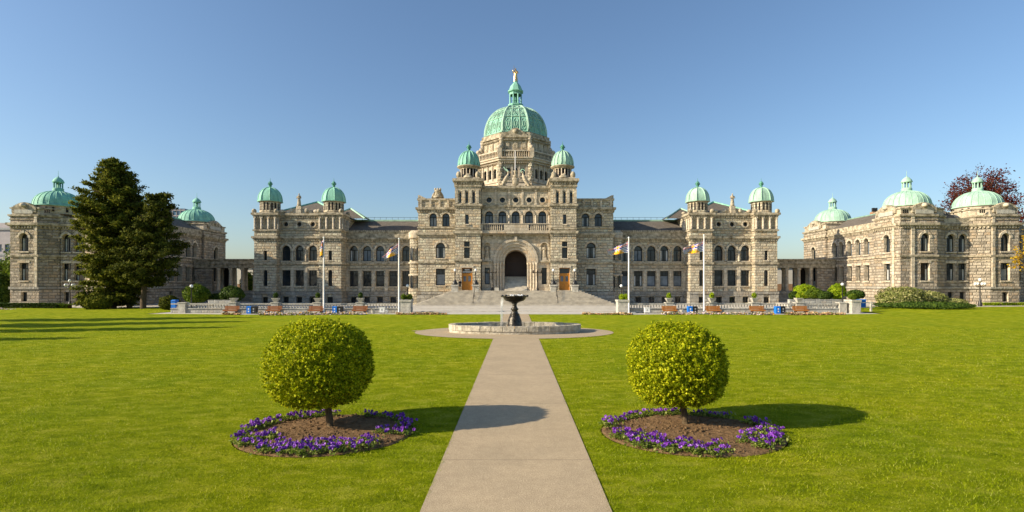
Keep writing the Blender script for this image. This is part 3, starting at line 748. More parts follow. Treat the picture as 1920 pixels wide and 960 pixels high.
        for k in range(8):
            a = 2 * PI * k / 8; dd = (-math.sin(a), math.cos(a))
            for q in (-.28, .28):
                c0 = (cx + 1.545 * math.cos(a) + dd[0] * q, cy + 1.545 * math.sin(a) + dd[1] * q)
                z_0, z_1 = zt + .8, zd - .5
                D.face([(c0[0] - dd[0] * .14, c0[1] - dd[1] * .14, z_0), (c0[0] + dd[0] * .14, c0[1] + dd[1] * .14, z_0), (c0[0] + dd[0] * .14, c0[1] + dd[1] * .14, z_1), (c0[0], c0[1], z_1 + .15), (c0[0] - dd[0] * .14, c0[1] - dd[1] * .14, z_1)], 1)
        D.build('turret_drum', ['rough', 'voidm'], main)
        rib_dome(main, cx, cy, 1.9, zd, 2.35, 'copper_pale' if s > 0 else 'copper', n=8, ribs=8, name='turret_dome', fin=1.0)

# plinth piers between the pavilion basement windows
for s in (-1, 1):
    C = MB(); Yc = 91.3; cs = sorted(CX + s * c / 1000 * Yc for c in (366, 380.5, 405.5, 430.5, 446))
    for k in range(4):
        C.box(cs[k] + (.5 if k else 0), cs[k + 1] - (.5 if k < 3 else 0), Yc - .14, Yc + .3, PZ(568.8, Yc), PZ(555.5, Yc))
    C.build('plinth', 'base', main)

# ---------------- central wall with the porch
Y = 87.2; xa, xb = CX - 5.55, CX + 5.55; zt = PZ(352, Y); LAND = 2.46
ops = []
for c in (-50, -25, 0, 25, 50):
    w = 7.5
    ops.append(dict(s=c / 1000 * Y + 5.55, w=.0150 * Y, zb=PZ(428, Y), zt=PZ(396, Y), typ='arched_window', arch=True, blind=1))
    ops.append(dict(s=c / 1000 * Y + 5.55, w=.0100 * Y, zb=PZ(380, Y), zt=PZ(370, Y), typ='round_window', rnd=True, blind=0))
for c in (-53.5, 53.5):
    ops.append(dict(s=c / 1000 * Y + 5.55, w=.012 * Y, zb=PZ(487, Y), zt=PZ(455, Y), typ='niche', arch=True, win=False, deep=.35))
    ops.append(dict(s=c / 1000 * Y + 5.55, w=.0095 * Y, zb=PZ(533, Y), zt=PZ(502, Y), typ='slit_window', blind=1 if c < 0 else 0, trim=False))
ops.append(dict(s=5.55, w=5.5, zb=LAND, zt=PZ(489, Y) + 2.75, typ='porch', arch=True, win=False, trim=False, deep=.25))
B = MB(); wall(B, main, (xa, Y), (xb, Y), LAND - 1, zt, ops, m=0, mt=1)
for k in range(6):
    x = CX + (-62.5 + 25 * k) / 1000 * Y; B.obox((x, Y), (1, 0), .17, 0, .16, PZ(384, Y), PZ(359, Y), 1); B.ball((x, Y - .12, PZ(357, Y)), .2, .2, .18, 8, 1)
    B.tube([(x, Y - .1, PZ(420, Y)), (x, Y - .1, PZ(404, Y))], .12, 6, 1)
for k in (-53.5, 53.5):
    x = CX + k / 1000 * Y; B.face([(x - .6, Y + .35, PZ(488, Y)), (x + .6, Y + .35, PZ(488, Y)), (x + .6, Y + .35, PZ(454, Y)), (x - .6, Y + .35, PZ(454, Y))], 1)
    B.box(x - .35, x + .35, Y - .1, Y + .3, PZ(487, Y), PZ(482, Y), 1)
for k in range(7):
    x = CX + (-60 + 20 * k) / 1000 * Y
    B.obox((x, Y), (1, 0), .12, 0, .12, PZ(446, Y), PZ(438.5, Y), 1)
    if k < 6: B.face([(x + .2, Y - .01, PZ(445, Y)), (x + 1.54, Y - .01, PZ(445, Y)), (x + 1.54, Y - .01, PZ(440, Y)), (x + .2, Y - .01, PZ(440, Y))], 2)
B.build('central_wall', ['dress', 'drum', 'cornice'], main)
for k in (-53.5, 53.5):
    x = CX + k / 1000 * Y; F = MB(); figure(F, x, Y + .1, PZ(482, Y), 2.0); F.build('statue', 'carved', main)
foot = [(xa, Y), (xb, Y), (xb, Y + .5), (xa, Y + .5)]
C = MB(); band(C, foot, PZ(354, Y), .42, .45, 0, .16); band(C, foot, PZ(388, Y), .3, .24, 0, .16); band(C, foot, PZ(447.5, Y), .12, .1)
C.box(xa, CX - 3.7, Y - .2, Y + .1, PZ(492, Y), PZ(489, Y)); C.box(CX + 3.7, xb, Y - .2, Y + .1, PZ(492, Y), PZ(489, Y))
C.build('cornice', 'cornice', main)
# balcony
C = MB(); C.box(xa, xb, Y - .9, Y, PZ(438, Y), PZ(434.5, Y)); C.box(xa, xb, Y - .78, Y - .004, PZ(434.5, Y) + .003, PZ(432.5, Y))
C.box(xa, xb, Y - .85, Y - .55, PZ(421.5, Y), PZ(419.8, Y))
for a, b in ((-66, -61), (-22, 24), (61, 66)): C.box(CX + a / 1000 * Y, CX + b / 1000 * Y, Y - .8, Y - .6, PZ(432.5, Y), PZ(421.5, Y))
for k in range(44): x = xa + (k + .5) * 11.1 / 44; C.box(x - .06, x + .06, Y - .8, Y - .1, PZ(440, Y), PZ(438, Y) - .003)
bal = C.build('balcony', 'drum', main)
bz0, bz1 = PZ(432.5, Y), PZ(421.5, Y)
def baluster_mesh(h, r, mat, name='baluster'):
    B = MB(); B.lathe(0, 0, [(r * 1.1, 0), (r * 1.1, h * .08), (r * .6, h * .14), (r * 1.15, h * .36), (r * .9, h * .52), (r * .5, h * .8), (r * .9, h * .88), (r * .95, h)], 8)
    o = B.build(name, mat, None, uv=False); me = o.data; bpy.data.objects.remove(o); return me
bm_ = baluster_mesh(bz1 - bz0, .12, 'drum')
for a, b in ((-59, -24), (27, 59)):
    n = 9
    for k in range(n):
        x = (a + (b - a) * (k + .5) / n) / 1000 * Y; o = bpy.data.objects.new('baluster', bm_); COL.objects.link(o); o.parent = bal; o.location = (x, Y - .7 - RY, bz0)
# porch arch rings
zs = PZ(489, Y)
A = MB()
for r0, r1, y0 in ((3.2, 3.62, Y - .32), (2.75, 3.196, Y - .16), (2.3, 2.746, Y + .1), (1.84, 2.296, Y + .4)):
    N = 28
    for k in range(N):
        a, b = PI * k / N, PI * (k + 1) / N; q = []
        for rr, t in ((r0, a), (r1, a), (r1, b), (r0, b)): q.append((CX + rr * math.cos(t), zs + rr * math.sin(t)))
        A.face([(x, y0, z) for x, z in q]); 
        for i, j in ((1, 2), (0, 3)): A.face([(q[i][0], y0, q[i][1]), (q[j][0], y0, q[j][1]), (q[j][0], y0 + .8, q[j][1]), (q[i][0], y0 + .8, q[i][1])])
for r in (1.84, 2.3, 2.75, 3.2): pass
for sgn in (-1, 1):   # jamb columns and piers
    for k, (r, yy) in enumerate(((2.05, Y + .62), (2.52, Y + .3), (2.97, Y + .02), (3.42, Y - .14))):
        x = CX + sgn * r
        A.lathe(x, yy, [(.26, LAND - .02), (.26, LAND + .25), (.18, LAND + .35), (.17, zs - .75), (.24, zs - .5), (.27, zs - .3)], 10)
        A.box(x - .235, x + .235, yy - .25, yy + .45, zs - .3 + .004 * k, zs - .01)
    A.box(CX + sgn * 1.86, CX + sgn * 3.0, Y + .5, Y + 1.2, LAND - .5, zs - .02)
A.box(CX - .2, CX + .2, Y - .55, Y - .05, zs + 3.2, zs + 3.95)
A.build('porch_arch', 'drum', main)
T = MB()  # porch interior
yb = 92.3; N = 14; r = 1.86
for sgn in (-1, 1): T.face([(CX + sgn * r, Y + .5, LAND - .5), (CX + sgn * r, yb, LAND - .5), (CX + sgn * r, yb, zs), (CX + sgn * r, Y + .5, zs)])
for k in range(N):
    a, b = PI * k / N, PI * (k + 1) / N
    T.face([(CX + r * math.cos(a), Y + .5, zs + r * math.sin(a)), (CX + r * math.cos(b), Y + .5, zs + r * math.sin(b)), (CX + r * math.cos(b), yb, zs + r * math.sin(b)), (CX + r * math.cos(a), yb, zs + r * math.sin(a))])
T.build('porch_vault', 'drum', main)
T = MB(); T.box(CX - 2, CX + 2, yb - .05, yb, LAND, zs + 2)
dr = T.build('porch_door', 'darkwood', main)
T = MB()
for k in range(5): x = CX - 1.7 + k * .85; T.box(x - .04, x + .04, yb - .12, yb - .05, LAND + 1.8, zs - .1)
T.box(CX - 1.8, CX + 1.8, yb - .15, yb - .054, zs - .08, zs + .12); T.box(CX - .05, CX + .05, yb - .14, yb - .056, zs + .12, zs + 1.8)
T.build('door_frame', 'darkwood', dr)
# central mass and roof deck
Bm = MB(); Bm.box(CX - 9.6, CX + 9.6, 92.4, 112, 0, 18.2); Bm.box(CX - 5.6, CX - 1.9, Y + 1.25, 92.4, LAND, zs - .1); Bm.box(CX + 1.9, CX + 5.6, Y + 1.25, 92.4, LAND, zs - .1)
Bm.face([(CX - 5.6, Y + .4, 18.6), (CX + 5.6, Y + .4, 18.6), (CX + 5.6, 92.4, 18.6), (CX - 5.6, 92.4, 18.6)])
Bm.box(CX - 5.6, CX + 5.6, Y + 1.25, 92.4, zs + 1.9, 18.5)
Bm.build('central_core', 'rough', main)
# coat of arms group on the parapet
A = MB(); z = PZ(352.5, Y) + .1
A.box(CX - 2.6, CX + 2.6, Y - .3, Y + .5, z - .1, z + .12)
A.lathe(CX - .05, Y, [(.12, z + .1), (.5, z + .5), (.62, z + 1.0), (.58, z + 1.5), (.35, z + 1.65)], 12, 0, 0, True, 1, .5)
A.ball((CX - .05, Y - .05, z + 1.85), .42, .35, .3, 8); A.ball((CX - .05, Y - .05, z + 2.3), .25, .2, .28, 8); A.lathe(CX - .05, Y - .05, [(.22, z + 2.4), (.34, z + 2.7), (.1, z + 2.85)], 8)
for sgn in (-1, 1):   # rearing supporters: body, legs, head
    def q(x, zz): return (CX - .05 + sgn * x, Y - .05, z + zz)
    A.tube([q(2.15, .25), q(1.85, .85), q(1.45, 1.5), q(1.25, 1.95)], [.2, .34, .36, .22], 8)
    A.tube([q(1.25, 1.9), q(1.2, 2.3)], [.2, .14], 8); A.ball(q(1.12, 2.45), .26, .2, .2, 8)
    A.tube([q(1.35, 1.6), q(.95, 1.75), q(.65, 1.6)], [.13, .1, .07], 6); A.tube([q(1.45, 1.4), q(1.0, 1.2), q(.65, 1.25)], [.13, .1, .07], 6)
    A.tube([q(2.0, .7), q(1.7, .4), q(1.35, .15)], [.2, .13, .08], 6); A.tube([q(2.15, .6), q(2.5, .35), q(2.35, .1)], [.2, .12, .08], 6)
    A.tube([q(2.1, .8), q(2.5, 1.1), q(2.45, 1.5)], [.07, .05, .08], 5); A.tube([q(.6, .15), q(1.4, .1), q(2.6, .15)], [.15, .2, .1], 6)
arms = A.build('coat_of_arms', 'carved', main)
A = MB()
for e in (0, 1):   # antlers of the left supporter, curled horn of the right one
    A.tube([(CX - 1.2 - .1 * e, Y - .05, z + 2.55), (CX - 1.5 - .25 * e, Y - .05, z + 2.95), (CX - 1.45 - .55 * e, Y - .05, z + 3.35)], .05, 5)
    A.tube([(CX - 1.5 - .25 * e, Y - .05, z + 2.95), (CX - 1.85, Y - .05, z + 3.0 + .2 * e)], .04, 5)
A.tube([(CX + 1.15 + .3 * math.cos(t / 3), Y - .12, z + 2.65 + .28 * math.sin(t / 3)) for t in range(17)], .09, 6)
A.build('supporter_horns', 'copper_pale', arms)
A = MB(); A.tube([(CX - .1, Y + .1, z + 2.8), (CX - .1, Y + .1, PZ(282, Y))], [.07, .05], 6); A.build('roof_flagpole', 'polewhite', main)
# carved ornament on the left flank roof
A = MB(); ox, oy, oz = PX(820.5, 90), 90.2, PZ(375, 88.5)
A.box(ox - 1.2, ox + 1.2, oy - .5, oy + .6, oz, oz + .25); A.box(ox - .8, ox + .8, oy - .4, oy + .5, oz + .25, oz + .6)
A.lathe(ox, oy, [(.75, oz + .6), (.8, oz + .9), (.55, oz + 1.1), (.5, oz + 1.6), (.62, oz + 1.8), (.45, oz + 1.95)], 8)
for q in (-.42, 0, .42): A.ball((ox + q, oy, oz + 2.05), .2, .2, .28, 8)
for q in (-.75, .75): A.tube([(ox + q * .7, oy, oz + 1.6), (ox + q, oy, oz + 1.1), (ox + q * 1.3, oy, oz + .5)], [.1, .2, .15], 6)
A.build('roof_ornament', 'cornice', main)
# side entrance doors
for s in (-1, 1):
    Y = 86.0; x0, x1 = sorted((CX + s * 81.5 / 1000 * Y, CX + s * 101.5 / 1000 * Y)); z0, z1 = PZ(545, Y), PZ(502, Y)
    D = MB(); yy = Y + .42; w = x1 - x0; zt_ = z1 - .95; e = .09
    D.box(x0, x0 + e, yy - .06, yy + .05, z0, z1); D.box(x1 - e, x1, yy - .06, yy + .05, z0, z1); D.box(x0 + e, x1 - e, yy - .058, yy + .05, z1 - e, z1 - .002); D.box(x0 + e, x1 - e, yy - .07, yy + .05, zt_ - .1, zt_ + .05)
    dd = D.build('side_door', 'wood', main)
    for q in (-1, 1):
        L = MB(); a = (x0 + x1) / 2 + (0.01 if q > 0 else -(w / 2 - e)); b = a + w / 2 - e - .01
        L.box(a, b, yy - .01, yy + .04, z0, z0 + 1.5); L.box(a, a + .16, yy - .01, yy + .04, z0 + 1.502, zt_ - .1); L.box(b - .16, b, yy - .01, yy + .04, z0 + 1.502, zt_ - .1); L.box(a + .162, b - .162, yy - .01, yy + .04, zt_ - .4, zt_ - .1)
        L.box(a + .12, b - .12, yy - .03, yy - .012, z0 + .2, z0 + 1.1)
        L.build('door_leaf', 'wood', dd)
        L = MB(); L.face([(a + .16, yy + .02, z0 + 1.5), (b - .16, yy + .02, z0 + 1.5), (b - .16, yy + .02, zt_ - .4), (a + .16, yy + .02, zt_ - .4)]); L.build('door_glass', 'curtain', dd)
    L = MB(); L.face([(x0 + e, yy, zt_ + .05), (x1 - e, yy, zt_ + .05), (x1 - e, yy, z1 - e), (x0 + e, yy, z1 - e)]); L.build('transom_glass', 'bronze' if s < 0 else 'glass', dd)
    if s < 0:
        for txt, zz, sz in (('MAIN', z1 - .42, .31), ('ENTRANCE', z1 - .76, .29)):
            cu = bpy.data.curves.new('sign_lettering', 'FONT'); cu.body = txt; cu.size = sz; cu.align_x = 'CENTER'; cu.extrude = .01; cu.offset = .012
            to = bpy.data.objects.new('sign_lettering', cu); COL.objects.link(to)
            dg = bpy.context.evaluated_depsgraph_get(); me = bpy.data.meshes.new_from_object(to.evaluated_get(dg)); bpy.data.objects.remove(to)
            me.materials.clear(); me.materials.append(M['trimw'])
            lo = bpy.data.objects.new('sign_lettering', me); COL.objects.link(lo); lo.parent = dd
            wl = world_loc(dd); lo.location = ((x0 + x1) / 2 - wl[0], yy - .03 - wl[1], zz - wl[2]); lo.rotation_euler = (PI / 2, 0, 0)

# ---------------- central drum and dome
cx, cy = CX, 99.5
PH = PI / 8
def octp(a, d=0):
    rr = (a + d) / math.cos(PI / 8); return [(cx + rr * math.cos(PH + k * PI / 4), cy + rr * math.sin(PH + k * PI / 4)) for k in range(8)]
def oct_faces(a):
    P = octp(a)
    return [(P[k], P[(k + 1) % 8]) for k in range(8)]
B = MB(); B.prism(octp(7.0), 17.5, 20.2, 0, top=octp(6.9)); B.prism(octp(6.9), 20.2, 21.6, 0, top=octp(6.5))
for k, (p0, p1) in enumerate(oct_faces(6.45)):
    L = math.hypot(p1[0] - p0[0], p1[1] - p0[1]); ops = []
    vis = (p0[1] + p1[1]) / 2 < cy + 1
    for q in (-1, 0, 1):
        if vis: ops.append(dict(s=L / 2 + q * 1.28, w=.72, zb=22.1, zt=23.8, typ='drum_window', arch=True, deep=.3, trim=False, blind=0))
    wall(B, main, p0, p1, 21.6, 25.0, ops)
    dx = ((p1[0] - p0[0]) / L, (p1[1] - p0[1]) / L)
    if vis:
        for q in (-.64, .64, -1.92, 1.92):
            c = (p0[0] + dx[0] * (L / 2 + q), p0[1] + dx[1] * (L / 2 + q)); B.obox(c, dx, .15, 0, .16, 21.6, 24.7, 0)
for p in octp(6.6):    # rusticated corner piers
    r = .62; nx, ny = (p[0] - cx) / 7.14, (p[1] - cy) / 7.14
    z = 20.2; k = 0
    while z < 25:
        B.lathe(p[0] - nx * .25, p[1] - ny * .25, [((r if k % 2 else r * .85), z), ((r if k % 2 else r * .85), z + .42)], 8, 1, .2 * k, False); z += .43; k += 1
B.build('drum_wall', ['drum', 'rough'], main)
C = MB(); C.prism(octp(6.7), 24.75, 25.0); C.prism(octp(7.05), 25.0, 25.35); C.prism(octp(7.2), 25.352, 25.6); C.prism(octp(6.75), 21.3, 21.6)
C.prism(octp(6.95), 26.62, 26.85)
for p0, p1 in oct_faces(6.7):
    L = math.hypot(p1[0] - p0[0], p1[1] - p0[1]); dx = ((p1[0] - p0[0]) / L, (p1[1] - p0[1]) / L)
    if (p0[1] + p1[1]) / 2 > cy + 1: continue
    for q in range(17):
        c = (p0[0] + dx[0] * L * (q + .5) / 17, p0[1] + dx[1] * L * (q + .5) / 17); C.obox(c, dx, .08, 0, .24, 24.55, 24.745, 0)
C.build('drum_cornice', 'drum', main)
# gallery balustrade
D = MB()
for p0, p1 in oct_faces(6.82):
    L = math.hypot(p1[0] - p0[0], p1[1] - p0[1]); dx = ((p1[0] - p0[0]) / L, (p1[1] - p0[1]) / L)
    if (p0[1] + p1[1]) / 2 > cy + 1: continue
    for q in range(15):
        c = (p0[0] + dx[0] * L * (q + .5) / 15, p0[1] + dx[1] * L * (q + .5) / 15); D.lathe(c[0], c[1], [(.11, 25.6), (.07, 25.7), (.13, 25.95), (.06, 26.35), (.1, 26.62)], 6)
for p in octp(6.75): D.mark(); D.prism([(p[0] - .38, p[1] - .38), (p[0] + .38, p[1] - .38), (p[0] + .38, p[1] + .38), (p[0] - .38, p[1] + .38)], 25.6, 27.15); D.ball((p[0], p[1], 27.35), .45, .45, .4, 8)
D.build('gallery_balustrade', 'drum', main)
B = MB(); B.prism(octp(6.0), 25.6, 29.1)
for p0, p1 in oct_faces(6.0):
    L = math.hypot(p1[0] - p0[0], p1[1] - p0[1]); dx = ((p1[0] - p0[0]) / L, (p1[1] - p0[1]) / L)
    if (p0[1] + p1[1]) / 2 > cy + 1: continue
    for q in (-1.45, 0, 1.45):
        c = (p0[0] + dx[0] * (L / 2 + q), p0[1] + dx[1] * (L / 2 + q)); B.obox(c, dx, .45, 0, .1, 27.2, 28.6, 1); B.obox(c, dx, .3, .1, .16, 27.4, 28.4, 2)
for p in octp(5.95): B.lathe(p[0], p[1], [(.42, 25.6), (.42, 28.9), (.5, 29.1)], 8, 0)
for p in octp(6.25): B.ball((p[0], p[1], 27.5), .5, .5, .8, 8, 2)
B.build('attic_wall', ['drum', 'cornice', 'carved'], main)
C = MB(); C.prism(octp(6.15), 28.9, 29.15); C.prism(octp(6.4), 29.152, 29.5); C.prism(octp(6.15), 29.502, 30.1)
for p0, p1 in oct_faces(6.2):
    L = math.hypot(p1[0] - p0[0], p1[1] - p0[1]); dx = ((p1[0] - p0[0]) / L, (p1[1] - p0[1]) / L); c = ((p0[0] + p1[0]) / 2, (p0[1] + p1[1]) / 2)
    for q in range(20):
        d = (p0[0] + dx[0] * L * (q + .5) / 20, p0[1] + dx[1] * L * (q + .5) / 20); C.obox(d, dx, .07, 0, .2, 28.68, 28.89)
    n = (dx[1], -dx[0])
    if abs(n[0]) < .1:   # little pediment on the front
        for k in range(12):
            t0 = -1 + k / 6; t1 = t0 + 1 / 6; h = 1.15 * (1 - max(abs(t0), abs(t1)) ** 1.5) + .1
            C.obox((c[0] + dx[0] * (t0 + t1) / 2 * 1.9, c[1]), dx, .16, -.3, .1, 29.5, 29.7 + h)
        C.ball((c[0], c[1] - .15, 30.3), .5, .25, .4, 8)
C.build('attic_cornice', 'cornice', main)
# dome: eight curved faces with panels
a0, z0, H = 5.6, 30.1, 6.2
def dprof(t):   # t 0..1 -> (apothem, z)
    th = t * PI / 2 * .93
    return a0 * math.cos(th) ** .82, z0 + H * math.sin(th) ** .98 if t > 0 else z0
B = MB(); K = 14
prof = [(a0 * 1.06 / math.cos(PI / 8), z0 - .15), (a0 * 1.06 / math.cos(PI / 8), z0)] + [(dprof(k / K)[0] / math.cos(PI / 8), dprof(k / K)[1]) for k in range(K + 1)]
B.lathe(cx, cy, prof, 8, 0, PH, False)
dome = B.build('main_dome', 'copper', main)
def dsurf(face, u, t, off=.03):
    ap, z = dprof(t); a = face * PI / 4; n = (math.cos(a), math.sin(a)); tg = (-n[1], n[0]); w = ap * math.tan(PI / 8)
    e = .02; ap2, z2 = dprof(min(1, t + e)); dv = Vector((ap2 - ap, z2 - z)); dv.normalize(); nn = (dv.y, -dv.x)
    return (cx + n[0] * (ap + off * nn[0]) + tg[0] * u * w, cy + n[1] * (ap + off * nn[0]) + tg[1] * u * w, z + off * nn[1])
rb = MB(); ln = MB()
for f in range(8):
    rb.tube([dsurf(f, 1.0, k / K, .04) for k in range(K + 1)], .19, 6)
    for u in (-.9, -.33, .33, .9): ln.tube([dsurf(f, u, k / K * .93 + .02, .06) for k in range(K + 1)], .085, 4)
    for t in (.03, .36, .62, .82): ln.tube([dsurf(f, u / 4, t, .06) for u in range(-4, 5)], .1, 4)
    for row, (tc, th) in enumerate(((.19, .125), (.48, .1), (.71, .06))):
        for u0 in (-.62, 0, .62):
            ln.tube([dsurf(f, u0 + .2 * math.cos(2 * PI * q / 14), tc + th * math.sin(2 * PI * q / 14)) for q in range(15)], .06, 4)
            if row < 2: ln.tube([dsurf(f, u0 + .09 * math.cos(2 * PI * q / 8), tc + th * .5 * math.sin(2 * PI * q / 8), .05) for q in range(9)], .07, 4)
rb.build('rib', 'copper_pale', dome); ln.build('panel_moulding', 'copper_pale', dome)
L = MB(); zt = z0 + H
L.lathe(cx, cy, [(1.9, zt - .75), (1.5, zt - .2), (1.35, zt + .1), (1.5, zt + .35), (1.5, zt + .6), (1.25, zt + .65)], 8, 0, PH, False)
for k in range(8):
    a = PH + k * PI / 4; L.tube([(cx + 1.12 * math.cos(a), cy + 1.12 * math.sin(a), zt + .6), (cx + 1.12 * math.cos(a), cy + 1.12 * math.sin(a), zt + 2.75)], .12, 6, 0)
    a2 = a + PI / 4; L.tube([(cx + 1.12 * math.cos(a), cy + 1.12 * math.sin(a), zt + 1.15), (cx + 1.12 * math.cos(a2), cy + 1.12 * math.sin(a2), zt + 1.15)], .05, 4, 1)
L.lathe(cx, cy, [(.4, zt + .6), (.4, zt + 2.8)], 8, 1)
L.lathe(cx, cy, [(1.2, zt + 2.4), (1.2, zt + 2.8), (1.5, zt + 2.95), (1.52, zt + 3.15), (1.3, zt + 3.3), (1.0, zt + 4.05), (.6, zt + 4.55), (.35, zt + 4.8), (.4, zt + 5.0)], 8, 0, PH, False)
lan = L.build('dome_lantern', ['copper', 'copper_dark'], dome)
F = MB(); zf = zt + 5.0; figure(F, cx, cy, zf, 2.5, arm=-1); F.tube([(cx - .3, cy - .2, zf + 1.6), (cx - .3, cy - .2, zf + 2.9)], [.08, .03], 6)
F.build('gilded_statue', 'gold', dome)

# ============================================================ ANNEXES
def annex(s, label):
    root = thing('annex_building', (s * 66.5, 92, 0), label, 'building', 'corner annex buildings of the parliament')
    zc = 12.5; ztop = 14.9
    def mp(pts): return [(s * x, y) for x, y in pts]
    def edge(B, a, b, z0, z1, ops=()):
        L = math.hypot(b[0] - a[0], b[1] - a[1])
        if s > 0: wall(B, root, a, b, z0, z1, ops)
        else: wall(B, root, (-b[0], b[1]), (-a[0], a[1]), z0, z1, [dict(o, s=L - o['s']) for o in ops])
    def W(sv, w=1.36, arch=True):
        r = [dict(s=sv, w=w, zb=8.4, zt=11.1, typ='arched_window', arch=True), dict(s=sv, w=w, zb=4.04, zt=6.66, typ='sash_window', blind=random.choice((1, 2, 2))), dict(s=sv, w=.9, zb=.9, zt=2.3, typ='basement_window', trim=False, blind=0)]
        return r
    B = MB()
    # inner corner pavilion (footprint with a canted corner)
    F1 = [(57.5, 79.5), (63.0, 79.5), (65.3, 81.0), (65.3, 85.3), (57.5, 85.3)]
    Z1 = 13.9
    edge(B, F1[0], F1[1], 0, Z1, W(3.7)); edge(B, F1[1], F1[2], 0, Z1); edge(B, F1[4], F1[0], 0, Z1, W(2.9))
    # recessed bay between pavilions
    edge(B, (65.3, 81.0), (69.0, 81.0), 0, 12.6, W(1.0, 1.3) + W(2.75, 1.3) if False else [dict(s=q, w=1.3, zb=8.4, zt=11.1, typ='arched_window', arch=True, blind=2) for q in (.95, 2.75)] + [dict(s=q, w=1.3, zb=4.04, zt=6.66, typ='sash_window', blind=2) for q in (.95, 2.75)] + [dict(s=q, w=.9, zb=.9, zt=2.3, typ='basement_window', trim=False, blind=0) for q in (.95, 2.75)])
    F2 = [(69.0, 80.9), (70.9, 79.5), (75.2, 79.5), (75.2, 92), (69.0, 92)]
    edge(B, F2[0], F2[1], 0, Z1); edge(B, F2[1], F2[2], 0, Z1, W(2.25)); edge(B, F2[2], F2[3], 0, Z1)
    # long inner side
    mid = [dict(s=q, w=1.25, zb=8.4, zt=11.1, typ='arched_window', arch=True, blind=1, deep=.6) for q in (2.2, 4.15, 6.5, 8.8, 11.0)] + [dict(s=q, w=1.25, zb=4.04, zt=6.66, typ='sash_window', deep=.7, blind=0) for q in (2.2, 4.15, 6.5, 8.8, 11.0)] + [dict(s=q, w=.9, zb=1.0, zt=2.3, typ='basement_window', trim=False, blind=0) for q in (4.15, 8.8)]
    edge(B, (58.4, 99.5), (58.4, 85.3), 0, 12.6, mid)
    F3 = [(58.0, 99.5), (65.0, 99.5), (65.0, 107.0), (58.0, 107.0)]
    edge(B, F3[0], F3[1], 0, Z1); edge(B, F3[3], F3[0], 0, Z1, [dict(s=3.5, w=1.3, zb=8.4, zt=10.7, typ='arched_window', arch=True, blind=0), dict(s=3.5, w=1.3, zb=4.04, zt=6.6, typ='sash_window', blind=0)])
    edge(B, F3[2], F3[3], 0, Z1)
    # pilaster strips
    for x in (59.3,): B.box(s * (x - .25), s * (x + .25), 79.36, 79.5, 3.1, Z1, 1)
    for y in (80.9,): B.box(s * 57.36, s * 57.5, y - .25, y + .25, 3.1, Z1, 1)
    for x in (71.3,): B.box(s * (x - .22), s * (x + .22), 79.34, 79.5, 3.1, Z1, 1)
    if s > 0:
        B.mark(); wall(B, root, (75.2, 82.5), (92, 82.5), 0, 12.6, [dict(s=q, w=1.3, zb=a_, zt=b_, typ='sash_window') for q in (2.5, 5.5) for a_, b_ in ((8.4, 11.1), (4.04, 6.66))])
    B.build('annex_wall', ['annex', 'dress'], root)
    B = MB(); B.box(s * 59.2, s * 75.0, 85.4, 106.5, 0, 12.4); B.box(s * 65.4, s * 69, 81.8, 86, 0, 12.4)
    B.build('annex_core', 'annex', root)
    # plinth
    C = MB()
    for Fp in (F1, F2): C.prism(mp(offs(Fp, .16)), 2.75, 3.1)
    C.box(s * 65.2, s * 69, 80.86, 81.1, 2.75, 3.1); C.box(s * 58.24, s * 58.5, 85.3, 99.5, 2.75, 3.1); C.prism(mp(offs(F3, .16)), 2.75, 3.1)
    C.build('plinth', 'base', root)
    C = MB()
    def ring(Fp, z, h, p, d=0):
        q = mp(Fp); q = q if s > 0 else q[::-1]; band(C, q, z, h, p, 0, d)
    for Fp in (F1, F2, F3):
        ring(Fp, 12.3, .35, .4, .2); ring(Fp, 13.65, .25, .22); ring(Fp, 7.6, .28, .2); ring(Fp, 13.1, .12, .1); ring(Fp, 10.0 - 3.0, .12, .06)
    mb = [(58.4, 85.2), (66.0, 80.999), (69.1, 80.999), (69.1, 99.6), (58.4, 99.6)]
    mb = [(58.4, 84.5), (64, 84.5), (64, 81.0), (69.5, 81.0), (69.5, 99.6), (58.4, 99.6)]
    ring(mb, 12.32, .3, .35, .2); ring(mb, 7.62, .25, .18)
    C.mark(); C.prism(mp(offs(mb, .08)), 12.7, 13.55)
    C.build('cornice', 'cornice', root)
    # parapet panels and pediments
    C = MB()
    for Fp, zz in ((F1, 13.9), (F2, 13.9), (F3, 13.9)):
        C.mark(); q = mp(Fp); q = q if s > 0 else q[::-1]; C.prism(offs(q, -.12), zz, 14.75, 0); C.prism(offs(q, .06), 14.75, 14.95, 1)
    def ped(c, dx, w, h):
        C.mark()
        for k in range(14):
            t0 = -1 + k / 7; t = t0 + 1 / 14; hh = h * (1 - abs(t) ** 1.7)
            C.obox((c[0] + dx[0] * t * w, c[1] + dx[1] * t * w), dx, w / 13.5, -.4, .12, 14.2, 14.95 + hh, 1)
        C.obox(c, dx, w * .75, 0, .16, 14.0, 14.6, 2)
        C.ball((c[0] + dx[1] * .15, c[1] - dx[0] * .15, 14.95 + h * .4), .45, .45, .35, 8, 0)
    ped((s * 61.0, 79.5), (1, 0), 1.8, .75); ped((s * 73.1, 79.5), (1, 0), 1.8, .75)
    ped((s * 57.5, 82.5), (0, -s), 2.1, .75); ped((s * 58.0, 103.2), (0, -s), 2.4, .85)
    def lou(x, y, dx):
        C.mark()
        for q in (-.3, 0, .3): C.obox((x + dx[0] * q, y + dx[1] * q), dx, .08, -.05, .03, 14.1, 14.6, 3)
    for x in (58.3, 63.0 - .4, 69.8): lou(s * x, 79.6, (1, 0))
    for y in (85.0 - .4,): lou(s * 57.6, y, (0, -s))
    C.build('parapet', ['dress', 'cornice', 'pale', 'voidm'], root)
    # domes
    mat = 'copper_pale' if s > 0 else 'copper'
